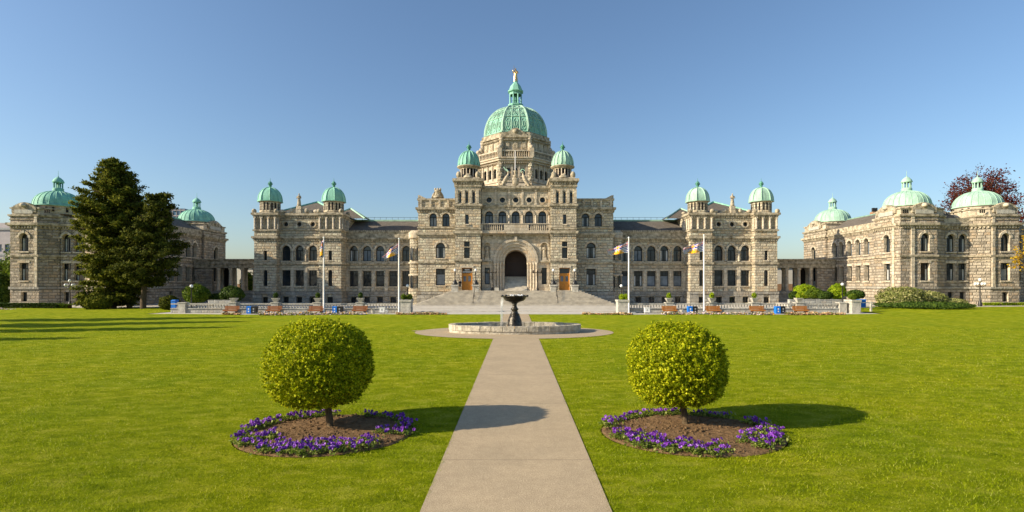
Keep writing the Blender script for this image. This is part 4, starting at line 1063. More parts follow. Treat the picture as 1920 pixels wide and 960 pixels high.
    for dx_, dy_ in ((61.0, 83.0), (72.2 if s > 0 else 71.2, 83.2), (61.5, 103.2)):
        rr = 3.12
        D = MB(); D.lathe(s * dx_, dy_, [(3.1, 14.2), (3.1, 15.3), (3.32, 15.4), (3.36, 15.55)], 24, 0, 0, False)
        for k in range(24):
            a = 2 * PI * k / 24; 
            if k % 3: D.box(s * dx_ + 3.12 * math.cos(a) - .1, s * dx_ + 3.12 * math.cos(a) + .1, dy_ + 3.12 * math.sin(a) - .1, dy_ + 3.12 * math.sin(a) + .1, 14.5, 15.15, 1)
        D.build('dome_drum', ['drum', 'voidm'], root)
        rib_dome(root, s * dx_, dy_, rr, 15.55, 2.4, mat, n=32, ribs=24, seams=24, name='annex_dome', smooth=True, lantern=(.60, 2.25), fin=.75)
    # roofs
    Rf = MB(); ez = 13.4; rz = 16.2
    P = lambda x, y, z: (s * x, y, z)
    Rf.face([P(58.6, 84.5, ez), P(58.6, 100, ez), P(62.5, 100, 15.6), P(62.5, 84.5, 15.6)]); Rf.face([P(62.5, 84.5, 15.6), P(62.5, 100, 15.6), P(67, 100, ez), P(67, 84.5, ez)])
    Rf.face([P(64, 81.3, 12.9), P(70, 81.3, 12.9), P(70, 88.5, rz), P(64, 88.5, rz)]); Rf.face([P(64, 88.5, rz), P(70, 88.5, rz), P(70, 96, ez), P(64, 96, ez)])
    rf = Rf.build('roof', 'slate', root)
    Rg = MB(); Rg.tube([P(62.5, 84.5, 15.62), P(62.5, 100, 15.62)], .17, 5); Rg.tube([P(62.6, 88.5, rz + .4), P(66, 88.5, rz + .35), P(70, 88.5, rz - .1), P(71.5, 88.5, rz - .9)], .17, 5); Rg.tube([P(64.6, 84.5, 14.5), P(65.5, 88.5, rz + .3)], .15, 5); Rg.build('ridge_capping', mat, rf)
    if s > 0:
        K_ = MB(); K_.box(63.2, 64.2, 94, 94.9, 14.5, 16.3); K_.box(63.3, 63.6, 94.2, 94.6, 16.3, 17.0, 1); K_.box(63.8, 64.1, 94.2, 94.6, 16.3, 17.0, 1); K_.build('chimney', ['brick', 'iron'], root)
    return root
annexR = annex(1, 'sunlit right-hand stone annex with three ribbed green domes beside the shrubs')
annexL = annex(-1, 'left-hand stone annex with green domes, partly hidden by the tall conifers')
# ------------------------------------------------ colonnades
for s in (-1, 1):
    xa, xb = sorted((s * 43.4, s * 58.2)); root = thing('colonnade', ((xa + xb) / 2, 98, 0), ('left' if s < 0 else 'right') + ' open stone colonnade linking the main building to the ' + ('left' if s < 0 else 'right') + ' annex', 'colonnade', 'linking colonnades')
    B = MB(); B.box(xa, xb, 96.8, 100.2, 6.5, 7.9); B.box(xa, xb, 96.65, 100.35, 7.3, 7.5); B.box(xa, xb, 96.6, 100.4, 7.902, 8.1)
    for k in range(50): x = xa + (k + .5) * (xb - xa) / 50; B.box(x - .09, x + .09, 96.62, 96.8, 7.1, 7.298)
    B.build('entablature', 'cornice', root)
    B = MB(); B.box(xa, xb, 96.6, 100.4, 0, 2.3); B.box(xa, xb, 96.4, 96.6, 1.9, 2.2); B.build('terrace_base', 'base', root)
    B = MB()
    x0_, x1_ = sorted((s * 55.0, s * 58.2)); B.box(x0_, x1_, 97.0, 97.6, 2.3, 6.5); B.build('pier', 'annex', root)
    cm = MB(); cm.lathe(s * 45.2, 97.3, [(.42, 2.3), (.42, 2.5), (.34, 2.6), (.3, 6.0), (.42, 6.25), (.45, 6.5)], 12); co = cm.build('column', 'dress', root, loc=(s * 45.2, 97.3, 2.3))
    B = MB(); xx = sorted((s * 52.2, s * 54.6)); B.box(xx[0], xx[1], 99.9, 100.2, 2.3, 6.5); B.build('back_wall', 'voidm', root)
    for k in range(1, 10):
        x = s * (45.2 + 2.2 * (k % 5)); y = 97.3 if k < 5 else 99.8
        if k == 5: x = s * 45.9
        if k > 5: x = s * (45.9 + 2.2 * (k - 5))
        o = co.copy(); COL.objects.link(o); o.parent = root; wl = world_loc(root); o.location = (x - wl[0], y - wl[1], 2.3)

# ============================================================ ENTRANCE STEPS, PLAZA
st = MB(); N = 12; z0s = .32; Yb = 79.2; Ytop = 84.3
hw0, hw1 = 15.1, 9.9
for k in range(N):
    t = k / N; hw = hw0 + (hw1 - hw0) * t; y0 = Yb + (Ytop - Yb) * t; z = z0s + (LAND - z0s) * (k + 1) / N
    st.box(CX - hw, CX + hw, y0, 88.45, (0 if k == 0 else z0s + (LAND - z0s) * k / N - .02), z - .055)
    st.box(CX - hw - .05, CX + hw + .05, y0 - .06, 88.47, z - .053, z)
st.box(CX - 1.83, CX + 1.83, 86.6, 92.2, LAND - .3, LAND + .1)
for k in range(14):
    st.box(CX - 1.83, CX + 1.83, 86.9 + k * .3, 92.25, LAND + .1 + (k * .16 if k else -.05), LAND + .1 + (k + 1) * .16)
steps = st.build('entrance_steps', 'step'); steps['label'] = 'wide pale granite steps spreading down from the central porch'; steps['category'] = 'steps'
# handrails
for i, (px) in enumerate((889, 1044)):
    t = thing('handrail', (PX(px, 82), 82, 0), 'dark metal stair handrail on the ' + ('left' if i == 0 else 'right') + ' of the fountain bowl', 'handrail', 'stair handrails')
    B = MB(); x = PX(px, 82); B.tube([(x, 80.0, 1.2), (x, 84.3, 3.35), (x, 85.0, 3.35)], .05, 6); B.build('rail', 'iron', t)
    B = MB()
    for y, z0_, z1_ in ((80.0, .5, 1.2), (82.1, 1.4, 2.25), (84.3, 2.3, 3.35)): B.tube([(x, y, z0_), (x, y, z1_)], .045, 6)
    B.build('post', 'iron', t)
# lamp-bearing piers by the side doors
pier_px = (853, 892, 1037.5, 1077.5)
nm = ('left of the left orange door', 'right of the left orange door', 'left of the right orange door', 'right of the right orange door')
for i, px in enumerate(pier_px):
    x = PX(px, 84.3); y = 84.3
    B = MB(); B.box(x - .5, x + .5, y - .5, y + .5, LAND - .9, LAND + .72); B.box(x - .6, x + .6, y - .6, y + .6, LAND + .722, LAND + .95); tag(B.build('stone_pier', 'pale', None, loc=(x, y, LAND - .9)), 'rough pale stone pier ' + nm[i], 'pier', 'stone piers by the side doors')
    t = thing('door_lamp', (x, y, LAND + .95), 'ornate dark iron lamp with white globe on the pier ' + nm[i], 'lamp', 'lamps by the side doors')
    z = LAND + .95
    B = MB(); B.lathe(x, y, [(.42, z), (.45, z + .2), (.3, z + .5), (.12, z + .8), (.08, z + 1.0), (.07, z + 2.0), (.14, z + 2.1)], 10); B.build('lamp_stem', 'iron', t)
    B = MB(); B.ball((x, y, z + 2.3), .2, .2, .24, 12); B.build('lamp_globe', 'globe', t)
# two multi-arm dark lamp standards by the porch
for i, px in enumerate((923.3, 1007.5)):
    x = PX(px, 85.2); y = 85.2; t = thing('lamp_standard', (x, y, LAND), 'tall dark bronze lamp standard with cross arms on the ' + ('left' if i == 0 else 'right') + ' of the porch arch', 'lamp', 'bronze lamp standards by the porch')
    B = MB(); B.lathe(x, y, [(.28, LAND), (.24, LAND + .35), (.12, LAND + .5), (.09, LAND + 2.9), (.12, LAND + 3.0)], 10); B.build('lamp_post', 'bronze', t)
    B = MB(); B.tube([(x - .62, y, LAND + 2.8), (x, y, LAND + 2.95), (x + .62, y, LAND + 2.8)], .06, 6)
    for q in (-.62, 0, .62): B.lathe(x + q, y, [(.05, LAND + 2.8), (.13, LAND + 2.95), (.1, LAND + 3.2), (.03, LAND + 3.3)], 6)
    B.build('lamp_arm', 'bronze', t)
    if i == 0:
        B = MB(); B.box(x + .35, x + 1.05, y - .5, y, LAND, LAND + .4); B.box(x + .42, x + .98, y - .43, y - .07, LAND + .402, LAND + .52); tag(B.build('stone_block', 'pale', None, loc=(x + .7, y - .25, LAND)), 'small pale stone block at the foot of the left bronze lamp standard', 'stone block')

# ---------------- ground surfaces
def sheet(name, pts, z, mat, kind='structure'):
    B = MB(); B.face([(x, y, z) for x, y in pts]); o = B.build(name, mat); o['kind'] = kind; return o
g = MB(); g.face([(-1500, -60, -.06), (1500, -60, -.06), (1500, 1500, -.06), (-1500, 1500, -.06)]); g.build('ground', 'ground')['kind'] = 'structure'
BEDS = [(-4.30, 12.2, 1.98, 1.72), (4.04, 12.22, 2.06, 1.74)]
PADC = (PX(964, 38), 38.4, 7.1, 5.0)
HW = 2.87 / 2
def lawn_h(x, y):
    def ss(t): t = min(1, max(0, t)); return t * t * (3 - 2 * t)
    h = .30 * ss((x - 39) / 12) * ss((y - 56) / 14) + .16 * ss((-x - 38) / 14) * ss((y - 52) / 16)
    h += .05 * math.sin(x * .31 + 1) * math.sin(y * .23) * ss((y - 16) / 10) * ss((abs(x) - 9) / 6)
    return h - .05 * ss((60.8 - y) / 1) * 0
lw = MB(); nx, ny = 150, 84
xs = [-82 + 164 * i / nx for i in range(nx + 1)]; ys = [2 + 74.5 * (j / ny) for j in range(ny + 1)]
def ylim(x): return 75.5 if abs(x) > 43 else 61.4
i0 = len(lw.v)
for j in range(ny + 1):
    for i in range(nx + 1): 
        x = xs[i]; y = ys[j]; lw.v.append((x, y, lawn_h(x, y)))
for j in range(ny):
    for i in range(nx):
        xc = (xs[i] + xs[i + 1]) / 2; yc = (ys[j] + ys[j + 1]) / 2
        if yc > ylim(xc): continue
        a = j * (nx + 1) + i; lw.f.append((a, a + 1, a + nx + 2, a + nx + 1)); lw.m.append(0); lw.sm.append(True)
lo = lw.build('lawn', 'lawn'); lo['kind'] = 'structure'
cxp = PX(967.5, 30) * 0 + .06
pt = MB(); pz = .016
# path: camera end to plaza
def path_x(y): return PX(967.5, y) if False else .0 + .0026 * y
ysn = [1.5, 6, 12, 20, 28, 36, 44, 52, 61.6]
for a, b in zip(ysn[:-1], ysn[1:]):
    pt.face([(path_x(a) - HW, a, pz), (path_x(a) + HW, a, pz), (path_x(b) + HW, b, pz), (path_x(b) - HW, b, pz)])
o = pt.build('path', 'path'); o['kind'] = 'structure'
pd = MB(); K = 64; pd.face([(PADC[0] + PADC[2] * math.cos(2 * PI * k / K), PADC[1] + PADC[3] * math.sin(2 * PI * k / K), pz + .004) for k in range(K)])
pd.face([(PADC[0] - 7.6, PADC[1] + .9, pz + .001), (PADC[0] - 5.5, PADC[1] - 1.2, pz + .001), (PADC[0] - 5.5, PADC[1] + 2, pz + .001)])
pd.build('pavement', 'path')['kind'] = 'structure'
# plaza in front of the steps, with broad shallow treads
pl = MB(); pl.box(-13.0, 12.4, 61.5, 80, -.05, .03); pl.box(-14, 13.9, 66.5, 80, .032, .13); pl.box(-15.2, 15.6, 71.5, 80, .132, .22); pl.box(-16.2, 16.6, 75.5, 80, .222, .32)
pl.build('plaza_pavement', 'pave')['kind'] = 'structure'
tr = MB(); tr.box(-44, -13.1, 61.45, 92.5, -.04, .012); tr.box(12.5, 44, 61.45, 92.5, -.04, .012); tr.box(-90, -44, 75.5, 80, -.04, .19); tr.box(44, 90, 75.3, 77, -.04, .34)
tr.box(-90, -44, 80.005, 107, -.04, .3); tr.box(44, 90, 77.005, 107, -.04, .38)
tr.build('terrace_pavement', 'pave')['kind'] = 'structure'

# ============================================================ FOUNTAIN
fx, fy = PX(965, 38.4), 38.4
fo = thing('fountain', (fx, fy, 0), 'dark bronze pedestal fountain in a low pale stone basin on the central path', 'fountain')
B = MB(); K = 72; rx, ry = 4.75, 2.35
def ell(r1, r2, z, jit=0): return [(fx + r1 * math.cos(2 * PI * k / K), fy + r2 * math.sin(2 * PI * k / K), z) for k in range(K)]
def strip(B, A_, B_, m=0):
    for k in range(K): j = (k + 1) % K; B.face([A_[k], A_[j], B_[j], B_[k]], m)
# lower plinth, then rim stones
strip(B, ell(rx - .06, ry - .06, 0), ell(rx - .06, ry - .06, .24)); 
nst = 36
for k in range(nst):
    a0_, a1_ = 2 * PI * (k + .02) / nst, 2 * PI * (k + .98) / nst; j1 = random.uniform(-.02, .02); zz = .58 + random.uniform(-.012, .012)
    P8 = []
    for z in (.22, zz):
        for rr in (0, .42):
            for a in (a0_, a1_): P8.append((fx + (rx + j1 - rr) * math.cos(a), fy + (ry + j1 - rr) * math.sin(a), z))
    for q in ((0, 1, 5, 4), (2, 3, 7, 6), (4, 5, 7, 6), (0, 2, 6, 4), (1, 3, 7, 5)): B.face([P8[i] for i in q])
strip(B, ell(rx - .3, ry - .3, .05), ell(rx - .3, ry - .3, .4)); B.build('basin', 'basin', fo)
B = MB(); B.face(ell(rx - .3, ry - .3, .3)); B.build('basin_water', 'water', fo)
B = MB(); B.lathe(fx, fy, [(.58, .2), (.6, .42), (.52, .44)], 20); B.build('yellow_ring', 'goldrim', fo)
B = MB(); B.lathe(fx, fy, [(.52, .44), (.5, .5), (.46, .95), (.34, 1.2), (.3, 1.25), (.36, 1.3), (.26, 1.36), (.2, 1.55), (.3, 1.65), (.18, 1.78), (.14, 1.95), (.2, 2.05), (.15, 2.05), (.36, 2.16), (.66, 2.26), (.78, 2.4), (.84, 2.52), (.95, 2.56), (.92, 2.62), (.8, 2.58), (.5, 2.52)], 20)
for k in range(8):
    a = 2 * PI * k / 8; B.tube([(fx + .44 * math.cos(a), fy + .44 * math.sin(a), .46), (fx + .43 * math.cos(a), fy + .43 * math.sin(a), .8), (fx + .3 * math.cos(a), fy + .3 * math.sin(a), 1.25)], [.09, .08, .04], 6); B.ball((fx + .9 * math.cos(a), fy + .9 * math.sin(a), 2.6), .11, .11, .09, 8)
B.build('pedestal_bowl', 'bronze', fo)
B = MB(); rr_ = random.Random(3)
for k in range(26):
    B.mark(); a = rr_.uniform(0, 2 * PI); r = rr_.uniform(.1, .62); B.ball((fx + r * math.cos(a), fy + r * math.sin(a), 2.61 + rr_.uniform(0, .06)), rr_.uniform(.03, .09), None, rr_.uniform(.02, .06), 6)
B.mark()
for k in range(7):
    B.mark(); a = PI + rr_.uniform(-.9, .5); r = .93; p = (fx + r * math.cos(a), fy + r * math.sin(a)); B.tube([(p[0], p[1], 2.56), (p[0] - .06, p[1], 2.1), (p[0] - .08, p[1], 1.2), (p[0] - .1, p[1], .35)], [.008, .014, .012, .006], 4)
B.build('falling_water', 'spray', fo)

# ============================================================ BALUSTRADES, BENCHES, BINS ...
YB = 64.0
bme = baluster_mesh(.42, .075, 'pale')
def balustrade(x0, x1, posts, label):
    t = thing('balustrade', ((x0 + x1) / 2, YB, 0), label, 'balustrade', 'terrace balustrades')
    B = MB(); B.box(x0, x1, YB - .2, YB + .2, 0, .52); B.box(x0, x1, YB - .28, YB + .28, .522, .62); B.build('base_wall', 'wallstone', t)
    B = MB(); B.box(x0, x1, YB - .2, YB + .2, 1.04, 1.16); B.build('top_rail', 'pale', t)
    for x in posts:
        B = MB(); B.box(x - .42, x + .42, YB - .36, YB + .36, 0, 1.2); B.box(x - .5, x + .5, YB - .42, YB + .42, 1.202, 1.3); B.build('pedestal', 'pale', t)
    cnt = 0
    ps = sorted([x0] + list(posts) + [x1])
    for a, b in zip(ps[:-1], ps[1:]):
        if b - a < 1.2: continue
        n = max(1, int((b - a - 1.3) / .33))
        for k in range(n):
            x = a + .65 + (b - a - 1.3) * (k + .5) / n; o = bpy.data.objects.new('baluster', bme); COL.objects.link(o); o.parent = t; o.location = (x - (x0 + x1) / 2, 0, .62); cnt += 1
    return t, cnt
postsL = [PX(p, YB) for p in (344, 438.6, 517, 596, 676, 757)]
postsR = [PX(p, YB) for p in (1171, 1254, 1334.7, 1414, 1497, 1578)]
balustrade(PX(322, YB), PX(765, YB), postsL, 'shaded pale stone balustrade along the left half of the terrace')
balustrade(PX(1165, YB), PX(1585, YB), postsR, 'sunlit pale stone balustrade along the right half of the terrace')
# big end piers by the steps
for i, px in enumerate((762, 1167, 1599)):
    x = PX(px, YB - .2); w = (.62, .62, .48)[i]
    B = MB()
    for k in range(4): B.box(x - w - .03 * (k % 2), x + w + .03 * (k % 2), YB - .85, YB + .5, .35 * k, .35 * k + .345)
    B.box(x - w - .1, x + w + .1, YB - .95, YB + .6, 1.4, 1.62)
    tag(B.build('stone_pier', 'pale', None, loc=(x, YB, 0)), ('stone block pier ending the left balustrade by the steps', 'stone block pier starting the right balustrade by the steps', 'tall pale gatepost at the far right end of the balustrade')[i], 'pier', 'terrace end piers')

def cloud(n, c, r, size, lumpy=0, flat=1, surface=.75, seed=0, squash=0.0, up=0.3, boxy=2.0):
    """leaf quads in an ellipsoid shell"""
    g = np.random.default_rng(seed)
    d = g.normal(size=(n, 3)); d /= np.linalg.norm(d, axis=1)[:, None]
    if boxy != 2.0: d /= (np.sum(np.abs(d) ** boxy, axis=1) ** (1 / boxy))[:, None]
    rad = surface + (1 - surface) * g.random(n) ** .5
    if lumpy:
        ph = g.random((6, 3)) * 6.3; k = g.uniform(1.5, 4.5, (6, 3)); L = sum(np.sin(d @ k[q] * 1.6 + ph[q, 0]) for q in range(6)) / 6
        rad = rad * (1 + lumpy * L)
    p = d * rad[:, None] * np.array(r)
    nrm = d + g.normal(size=(n, 3)) * .7 + np.array([0, 0, up]); nrm /= np.linalg.norm(nrm, axis=1)[:, None]
    return leaves(p + np.array(c), nrm, size, g)
def leaves(p, nrm, size, g, asp=.6):
    n = len(p); t = np.cross(nrm, g.normal(size=(n, 3))); t /= np.linalg.norm(t, axis=1)[:, None] + 1e-9; b = np.cross(nrm, t)
    s = (size * g.uniform(.6, 1.35, n))[:, None]
    V = np.stack([p - t * s * .5, p - b * s * .5 * asp, p + t * s * .5, p + b * s * .5 * asp], axis=1)
    return V.reshape(-1, 3)
def shrub(name, label, cat, c, r, n, size, mat, lumpy=.12, group=None, seed=1, trunk=True, core=True, trunk_h=None, boxy=2.0):
    t = thing(name, (c[0], c[1], 0 if trunk_h is None else c[2] - r[2] - trunk_h), label, cat, group)
    V = cloud(n, c, r, size, lumpy, seed=seed, boxy=boxy, surface=.8)
    parts = [V]
    if core: parts.append(cloud(n // 4, c, [q * .8 for q in r], size * 2.6, lumpy, seed=seed + 99, surface=.7))
    fastmesh('foliage', np.concatenate(parts), 4, mat, t, loc=c)
    z0 = world_loc(t)[2]; B = MB(); B.tube([(c[0], c[1], z0), (c[0] + .02, c[1], c[2])], [max(.02, r[0] * .07), max(.015, r[0] * .04)], 6); B.build('stem', 'bark', t)
    return t

# urns with small clipped plants on the pedestals
urn_meta = []
UL = {438.6: 'farthest left', 517: 'second from the left', 596: 'third from the left', 676: 'fourth from the left'}
urn0 = None
def urn(x, y, z, label):
    global urn0
    if urn0 is None:
        B = MB(); s4 = PI / 4
        B.lathe(x, y, [(.22, z), (.26, z + .06), (.3, z + .1), (.52, z + .42), (.56, z + .52), (.46, z + .52), (.44, z + .44)], 4, 0, s4, False)
        urn0 = tag(B.build('stone_urn', 'pale', None, loc=(x, y, z)), label, 'urn', 'stone urns on the balustrade')
        return urn0
    o = urn0.copy(); COL.objects.link(o); o.location = (x, y, z); o['label'] = label; return o
ulist = [(438.6, 'leftmost on the left balustrade'), (517, 'on the second urn pedestal of the left balustrade'), (596, 'behind the bench left of the leftmost flagpole'), (676, 'behind the last bench on the left'),
         (1254, 'behind the bench right of the white box'), (1334.7, 'just right of the rightmost flagpole'), (1414, 'behind the third bench on the right'), (1497, 'behind the rightmost bench')]
for i, (px, d) in enumerate(ulist):
    x = PX(px, YB); urn(x, YB, 1.3, 'square tapering stone urn ' + d)
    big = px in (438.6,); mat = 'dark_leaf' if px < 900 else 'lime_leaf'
    shrub('potted_shrub', ('dark green' if px < 900 else 'bright green') + ' plant growing in the urn ' + d, 'potted plant', (x, YB, 1.3 + .52 + (.5 if big else .3)), (.28, .28, .38) if not big else (.6, .5, .55), 260, .12, mat, .2, 'plants in the balustrade urns', 20 + i, trunk_h=.05)
for i, (px, lb) in enumerate(((757, 'leafy plants on the pier at the left foot of the steps'), (768, 'bright leafy plant beside the left globe lamp at the steps'), (1166, 'bright leafy plants on the pier at the right foot of the steps'), (1173.5, 'small bright plant left of the inner right flagpole'))):
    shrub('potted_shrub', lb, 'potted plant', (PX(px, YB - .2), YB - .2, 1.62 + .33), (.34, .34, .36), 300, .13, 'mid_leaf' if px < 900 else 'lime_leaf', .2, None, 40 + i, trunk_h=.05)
shrub('potted_shrub', 'olive green clipped plant on the tall gatepost at the far right', 'potted plant', (PX(1599, YB - .2), YB - .2, 1.62 + .4), (.55, .5, .42), 420, .13, 'mid_leaf', .12, None, 48, trunk_h=.05)

# benches
def bench(x, y, label, mat):
    t = thing('park_bench', (x, y, 0), label, 'bench', 'wooden benches in front of the balustrade')
    B = MB(); 
    for k in range(3): B.box(x - .85, x + .85, y - .28 + k * .16, y - .15 + k * .16, .42, .47)
    B.build('seat', mat, t)
    B = MB(); 
    for k in range(3): B.box(x - .87, x + .87, y + .2 + k * .015, y + .25 + k * .015, .5 + k * .14, .62 + k * .14)
    B.box(x - .87, x + .87, y - .3, y - .25, .3, .42); B.build('backrest', mat, t)
    for q in (-1, 1):
        L = MB(); L.box(x + q * .62 - .05, x + q * .62 + .05, y - .25, y + .18, 0, .418); L.box(x + q * .62 - .04, x + q * .62 + .04, y + .255, y + .3, 0, .9); L.build('leg', 'iron', t)
    return t
b0 = None
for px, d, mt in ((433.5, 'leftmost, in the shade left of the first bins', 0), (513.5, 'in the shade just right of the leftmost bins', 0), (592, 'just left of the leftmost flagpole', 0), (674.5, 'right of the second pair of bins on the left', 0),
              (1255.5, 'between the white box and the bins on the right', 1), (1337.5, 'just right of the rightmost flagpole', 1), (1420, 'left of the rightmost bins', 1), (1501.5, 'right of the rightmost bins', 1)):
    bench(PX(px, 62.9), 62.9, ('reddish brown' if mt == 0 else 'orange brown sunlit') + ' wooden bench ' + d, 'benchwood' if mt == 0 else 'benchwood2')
def bins(x, y, d):
    for q, (mat, nm_, w) in enumerate((('blue', 'blue recycling bin', .26), ('black', 'black rubbish bin', .28))):
        xx = x + (-.27 if q == 0 else .3); t = thing('litter_bin', (xx, y, 0), nm_ + ' with flap openings ' + d, 'bin', 'bins in front of the balustrade')
        B = MB(); B.prism([(xx - w, y - .28), (xx + w, y - .28), (xx + w, y + .28), (xx - w, y + .28)], .04, .8, 0); B.box(xx - w + .03, xx + w - .03, y - .25, y + .25, 0, .04); B.build('body', mat, t)
        B = MB(); B.prism([(xx - w - .02, y - .3), (xx + w + .02, y - .3), (xx + w + .02, y + .3), (xx - w - .02, y + .3)], .802, .88, 0, top=[(xx - w + .04, y - .2), (xx + w - .04, y - .2), (xx + w - .04, y + .2), (xx - w + .04, y + .2)]); B.build('lid', mat, t)
        B = MB(); B.lathe(xx, y, [(.001, 0), (.09, 0)], 12) if False else None
        B.face([(xx + .09 * math.cos(2 * PI * k / 12), y - .284, .58 + .09 * math.sin(2 * PI * k / 12)) for k in range(12)]); B.face([(xx - .07, y - .283, .22), (xx + .07, y - .283, .22), (xx + .07, y - .283, .36), (xx - .07, y - .283, .36)]); B.build('label_plate', 'grey' if q else 'trimw', t)
for px, d in ((472.5, 'at the far left of the balustrade'), (633, 'right of the leftmost flagpole'), (1297.5, 'left of the rightmost flagpole'), (1461.5, 'between the two rightmost benches')): bins(PX(px, 62.6), 62.6, d)
# utility boxes
def ubox(px, w, h, lb, legs=True):
    x = PX(px, 62.8); t = thing('utility_box', (x, 62.8, 0), lb, 'utility box')
    B = MB(); B.box(x - w / 2, x + w / 2, 62.6, 63.0, .16, h); B.box(x - w / 2 - .03, x + w / 2 + .03, 62.57, 63.03, h + .002, h + .04); B.build('cabinet', 'trimw', t)
    B = MB(); B.face([(x - .09, 62.596, h * .5), (x + .09, 62.596, h * .5), (x + .09, 62.596, h * .78), (x - .09, 62.596, h * .78)]); B.build('dial', 'grey', t)
    B = MB()
    for q in (-1, 1): B.box(x + q * (w / 2 - .08) - .04, x + q * (w / 2 - .08) + .04, 62.65, 62.95, 0, .158)
    B.build('stand', 'grey', t)
ubox(717, .58, .72, 'larger white utility box left of the steps with grey dial'); ubox(725.3, .22, .42, 'tiny white box just right of the larger left utility box')
ubox(1213, .6, .68, 'white utility box right of the inner right flagpole')
for px, lb, mt in ((699.5, 'round pale stone pot left of the left utility boxes', 'wallstone'), (1278, 'round white stone pot between bench and blue bin', 'pale')):
    x = PX(px, 62.8); B = MB(); B.lathe(x, 62.8, [(.13, 0), (.2, .12), (.24, .4), (.28, .46), (.2, .46), (.18, .3)], 14); tag(B.build('stone_pot', mt, None, loc=(x, 62.8, 0)), lb, 'pot')
x = PX(1187.5, 62.2); B = MB(); B.box(x - .25, x + .25, 62.1, 62.3, 0, .1); B.prism([(x - .24, 62.1), (x + .24, 62.1), (x + .24, 62.3), (x - .24, 62.3)], .102, .22, 0, top=[(x - .2, 62.12), (x + .2, 62.12), (x + .2, 62.26), (x - .2, 62.26)]); tag(B.build('ground_light', 'grey', None, loc=(x, 62.2, 0)), 'small grey ground light at the foot of the inner right flagpole', 'light fitting')

# flagpoles and flags
def flagcol(u, v):
    if v > .6:
        uu = (u - .5) * 2; vv = (v - .8) / .2
        if (uu * 1.9) ** 2 + (vv * .75) ** 2 < .16: return 3 if (uu * 1.9) ** 2 + (vv * .75) ** 2 < .1 else 0
        if abs(uu) < .07 or abs(vv) < .2: return 0
        if abs(uu) < .13 or abs(vv) < .38: return 1
        d = abs(abs(uu) - abs(vv)); return 0 if d < .08 else (1 if d < .24 else 2)
    du = (u - .5) * 1.75; dv = v + .04; r = math.hypot(du, dv); a = math.atan2(dv, du)
    if r < .26: return 3
    if r < .26 + .3 * abs(math.cos(a * 6.5)): return 3
    return 1 if math.sin((v + .018 * math.sin(u * 22)) * 2 * PI / .155) > 0 else 2
def flag(px, ytop, L, shape, label, flabel):
    Y = 63.2; x = PX(px, Y); h = PZ(ytop, Y)
    t = thing('flagpole', (x, Y, 0), label, 'flagpole', 'white flagpoles on the lawn edge')
    B = MB(); B.lathe(x, Y, [(.17, 0), (.17, .1), (.1, .14), (.095, h * .5), (.055, h)], 10); B.build('pole', 'polewhite', t)
    B = MB(); B.ball((x, Y, h + .09), .11, None, None, 10); B.build('truck_ball', 'globe', t)
    B = MB(); NU, NV = 64, 36
    pts = [[shape(i / NU, j / NV, x, Y) for i in range(NU + 1)] for j in range(NV + 1)]
    i0 = 0
    for j in range(NV + 1):
        for i in range(NU + 1): B.v.append(pts[j][i])
    for j in range(NV):
        for i in range(NU):
            a = j * (NU + 1) + i; B.f.append((a, a + 1, a + NU + 2, a + NU + 1)); B.m.append(flagcol((i + .5) / NU, (j + .5) / NV)); B.sm.append(True)
    ob = B.build('flag', ['f_red', 'f_white', 'f_blue', 'f_gold'], None, loc=(x, Y, h - 1), uv=False); tag(ob, flabel, 'flag', 'provincial flags on the white poles')
def shape_fly(y0, y1, ef0, ef1, fly, amp=.16, ph=0, curve=1.0):
    def f(u, v, x, Y):
        zt = PZ(y0 + (ef0 - y0) * (u ** curve), Y); zb = PZ(y1 + (ef1 - y1) * (u ** curve), Y)
        w = amp * math.sin(u * 9 + ph + v * 1.5) * min(1, u * 3)
        return (x - .08 - fly * u - .12 * u * v * 0 + .03 * math.sin(v * 8) * u, Y + w, zb + (zt - zb) * v + .05 * math.sin(u * 8 + ph) * u)
    return f
def shape_limp(u, v, x, Y):
    zt = PZ(451, Y) - .35 * u; zb = PZ(470, Y) - 1.05 * u
    return (x - .06 - .42 * abs(math.sin(u * 6.5)) * (.35 + .65 * (1 - v)) * (1 if u > .02 else 0) - .03 * v, Y + .35 * math.sin(u * 9) * u, zb + (zt - zb) * v)
def shape_diag(u, v, x, Y):
    zt = PZ(455 + 27 * u ** 1.1, Y); zb = PZ(474 + 10 * u, Y) - .15 * math.sin(u * 3)
    return (x - .08 - 1.95 * u + .25 * u * (1 - v), Y + .2 * math.sin(u * 8 + v * 2), zb + (zt - zb) * v)
flag(607, 447, 0, shape_limp, 'white flagpole leftmost of the four', 'limp provincial flag hanging close to the leftmost pole')
flag(748, 449, 0, shape_diag, 'white flagpole just left of the steps', 'drooping provincial flag with orange sun on the pole left of the steps')
flag(1179, 447, 0, shape_fly(452, 473, 468, 478.5, 2.45, ph=.5, curve=.8), 'white flagpole just right of the steps', 'flying flag with union pattern and gold sun on the pole right of the steps')
flag(1320, 442.5, 0, shape_fly(451, 471, 465, 477, 2.4, ph=1.3, curve=.8), 'white flagpole rightmost of the four', 'flying flag with union pattern and gold sun on the rightmost pole')

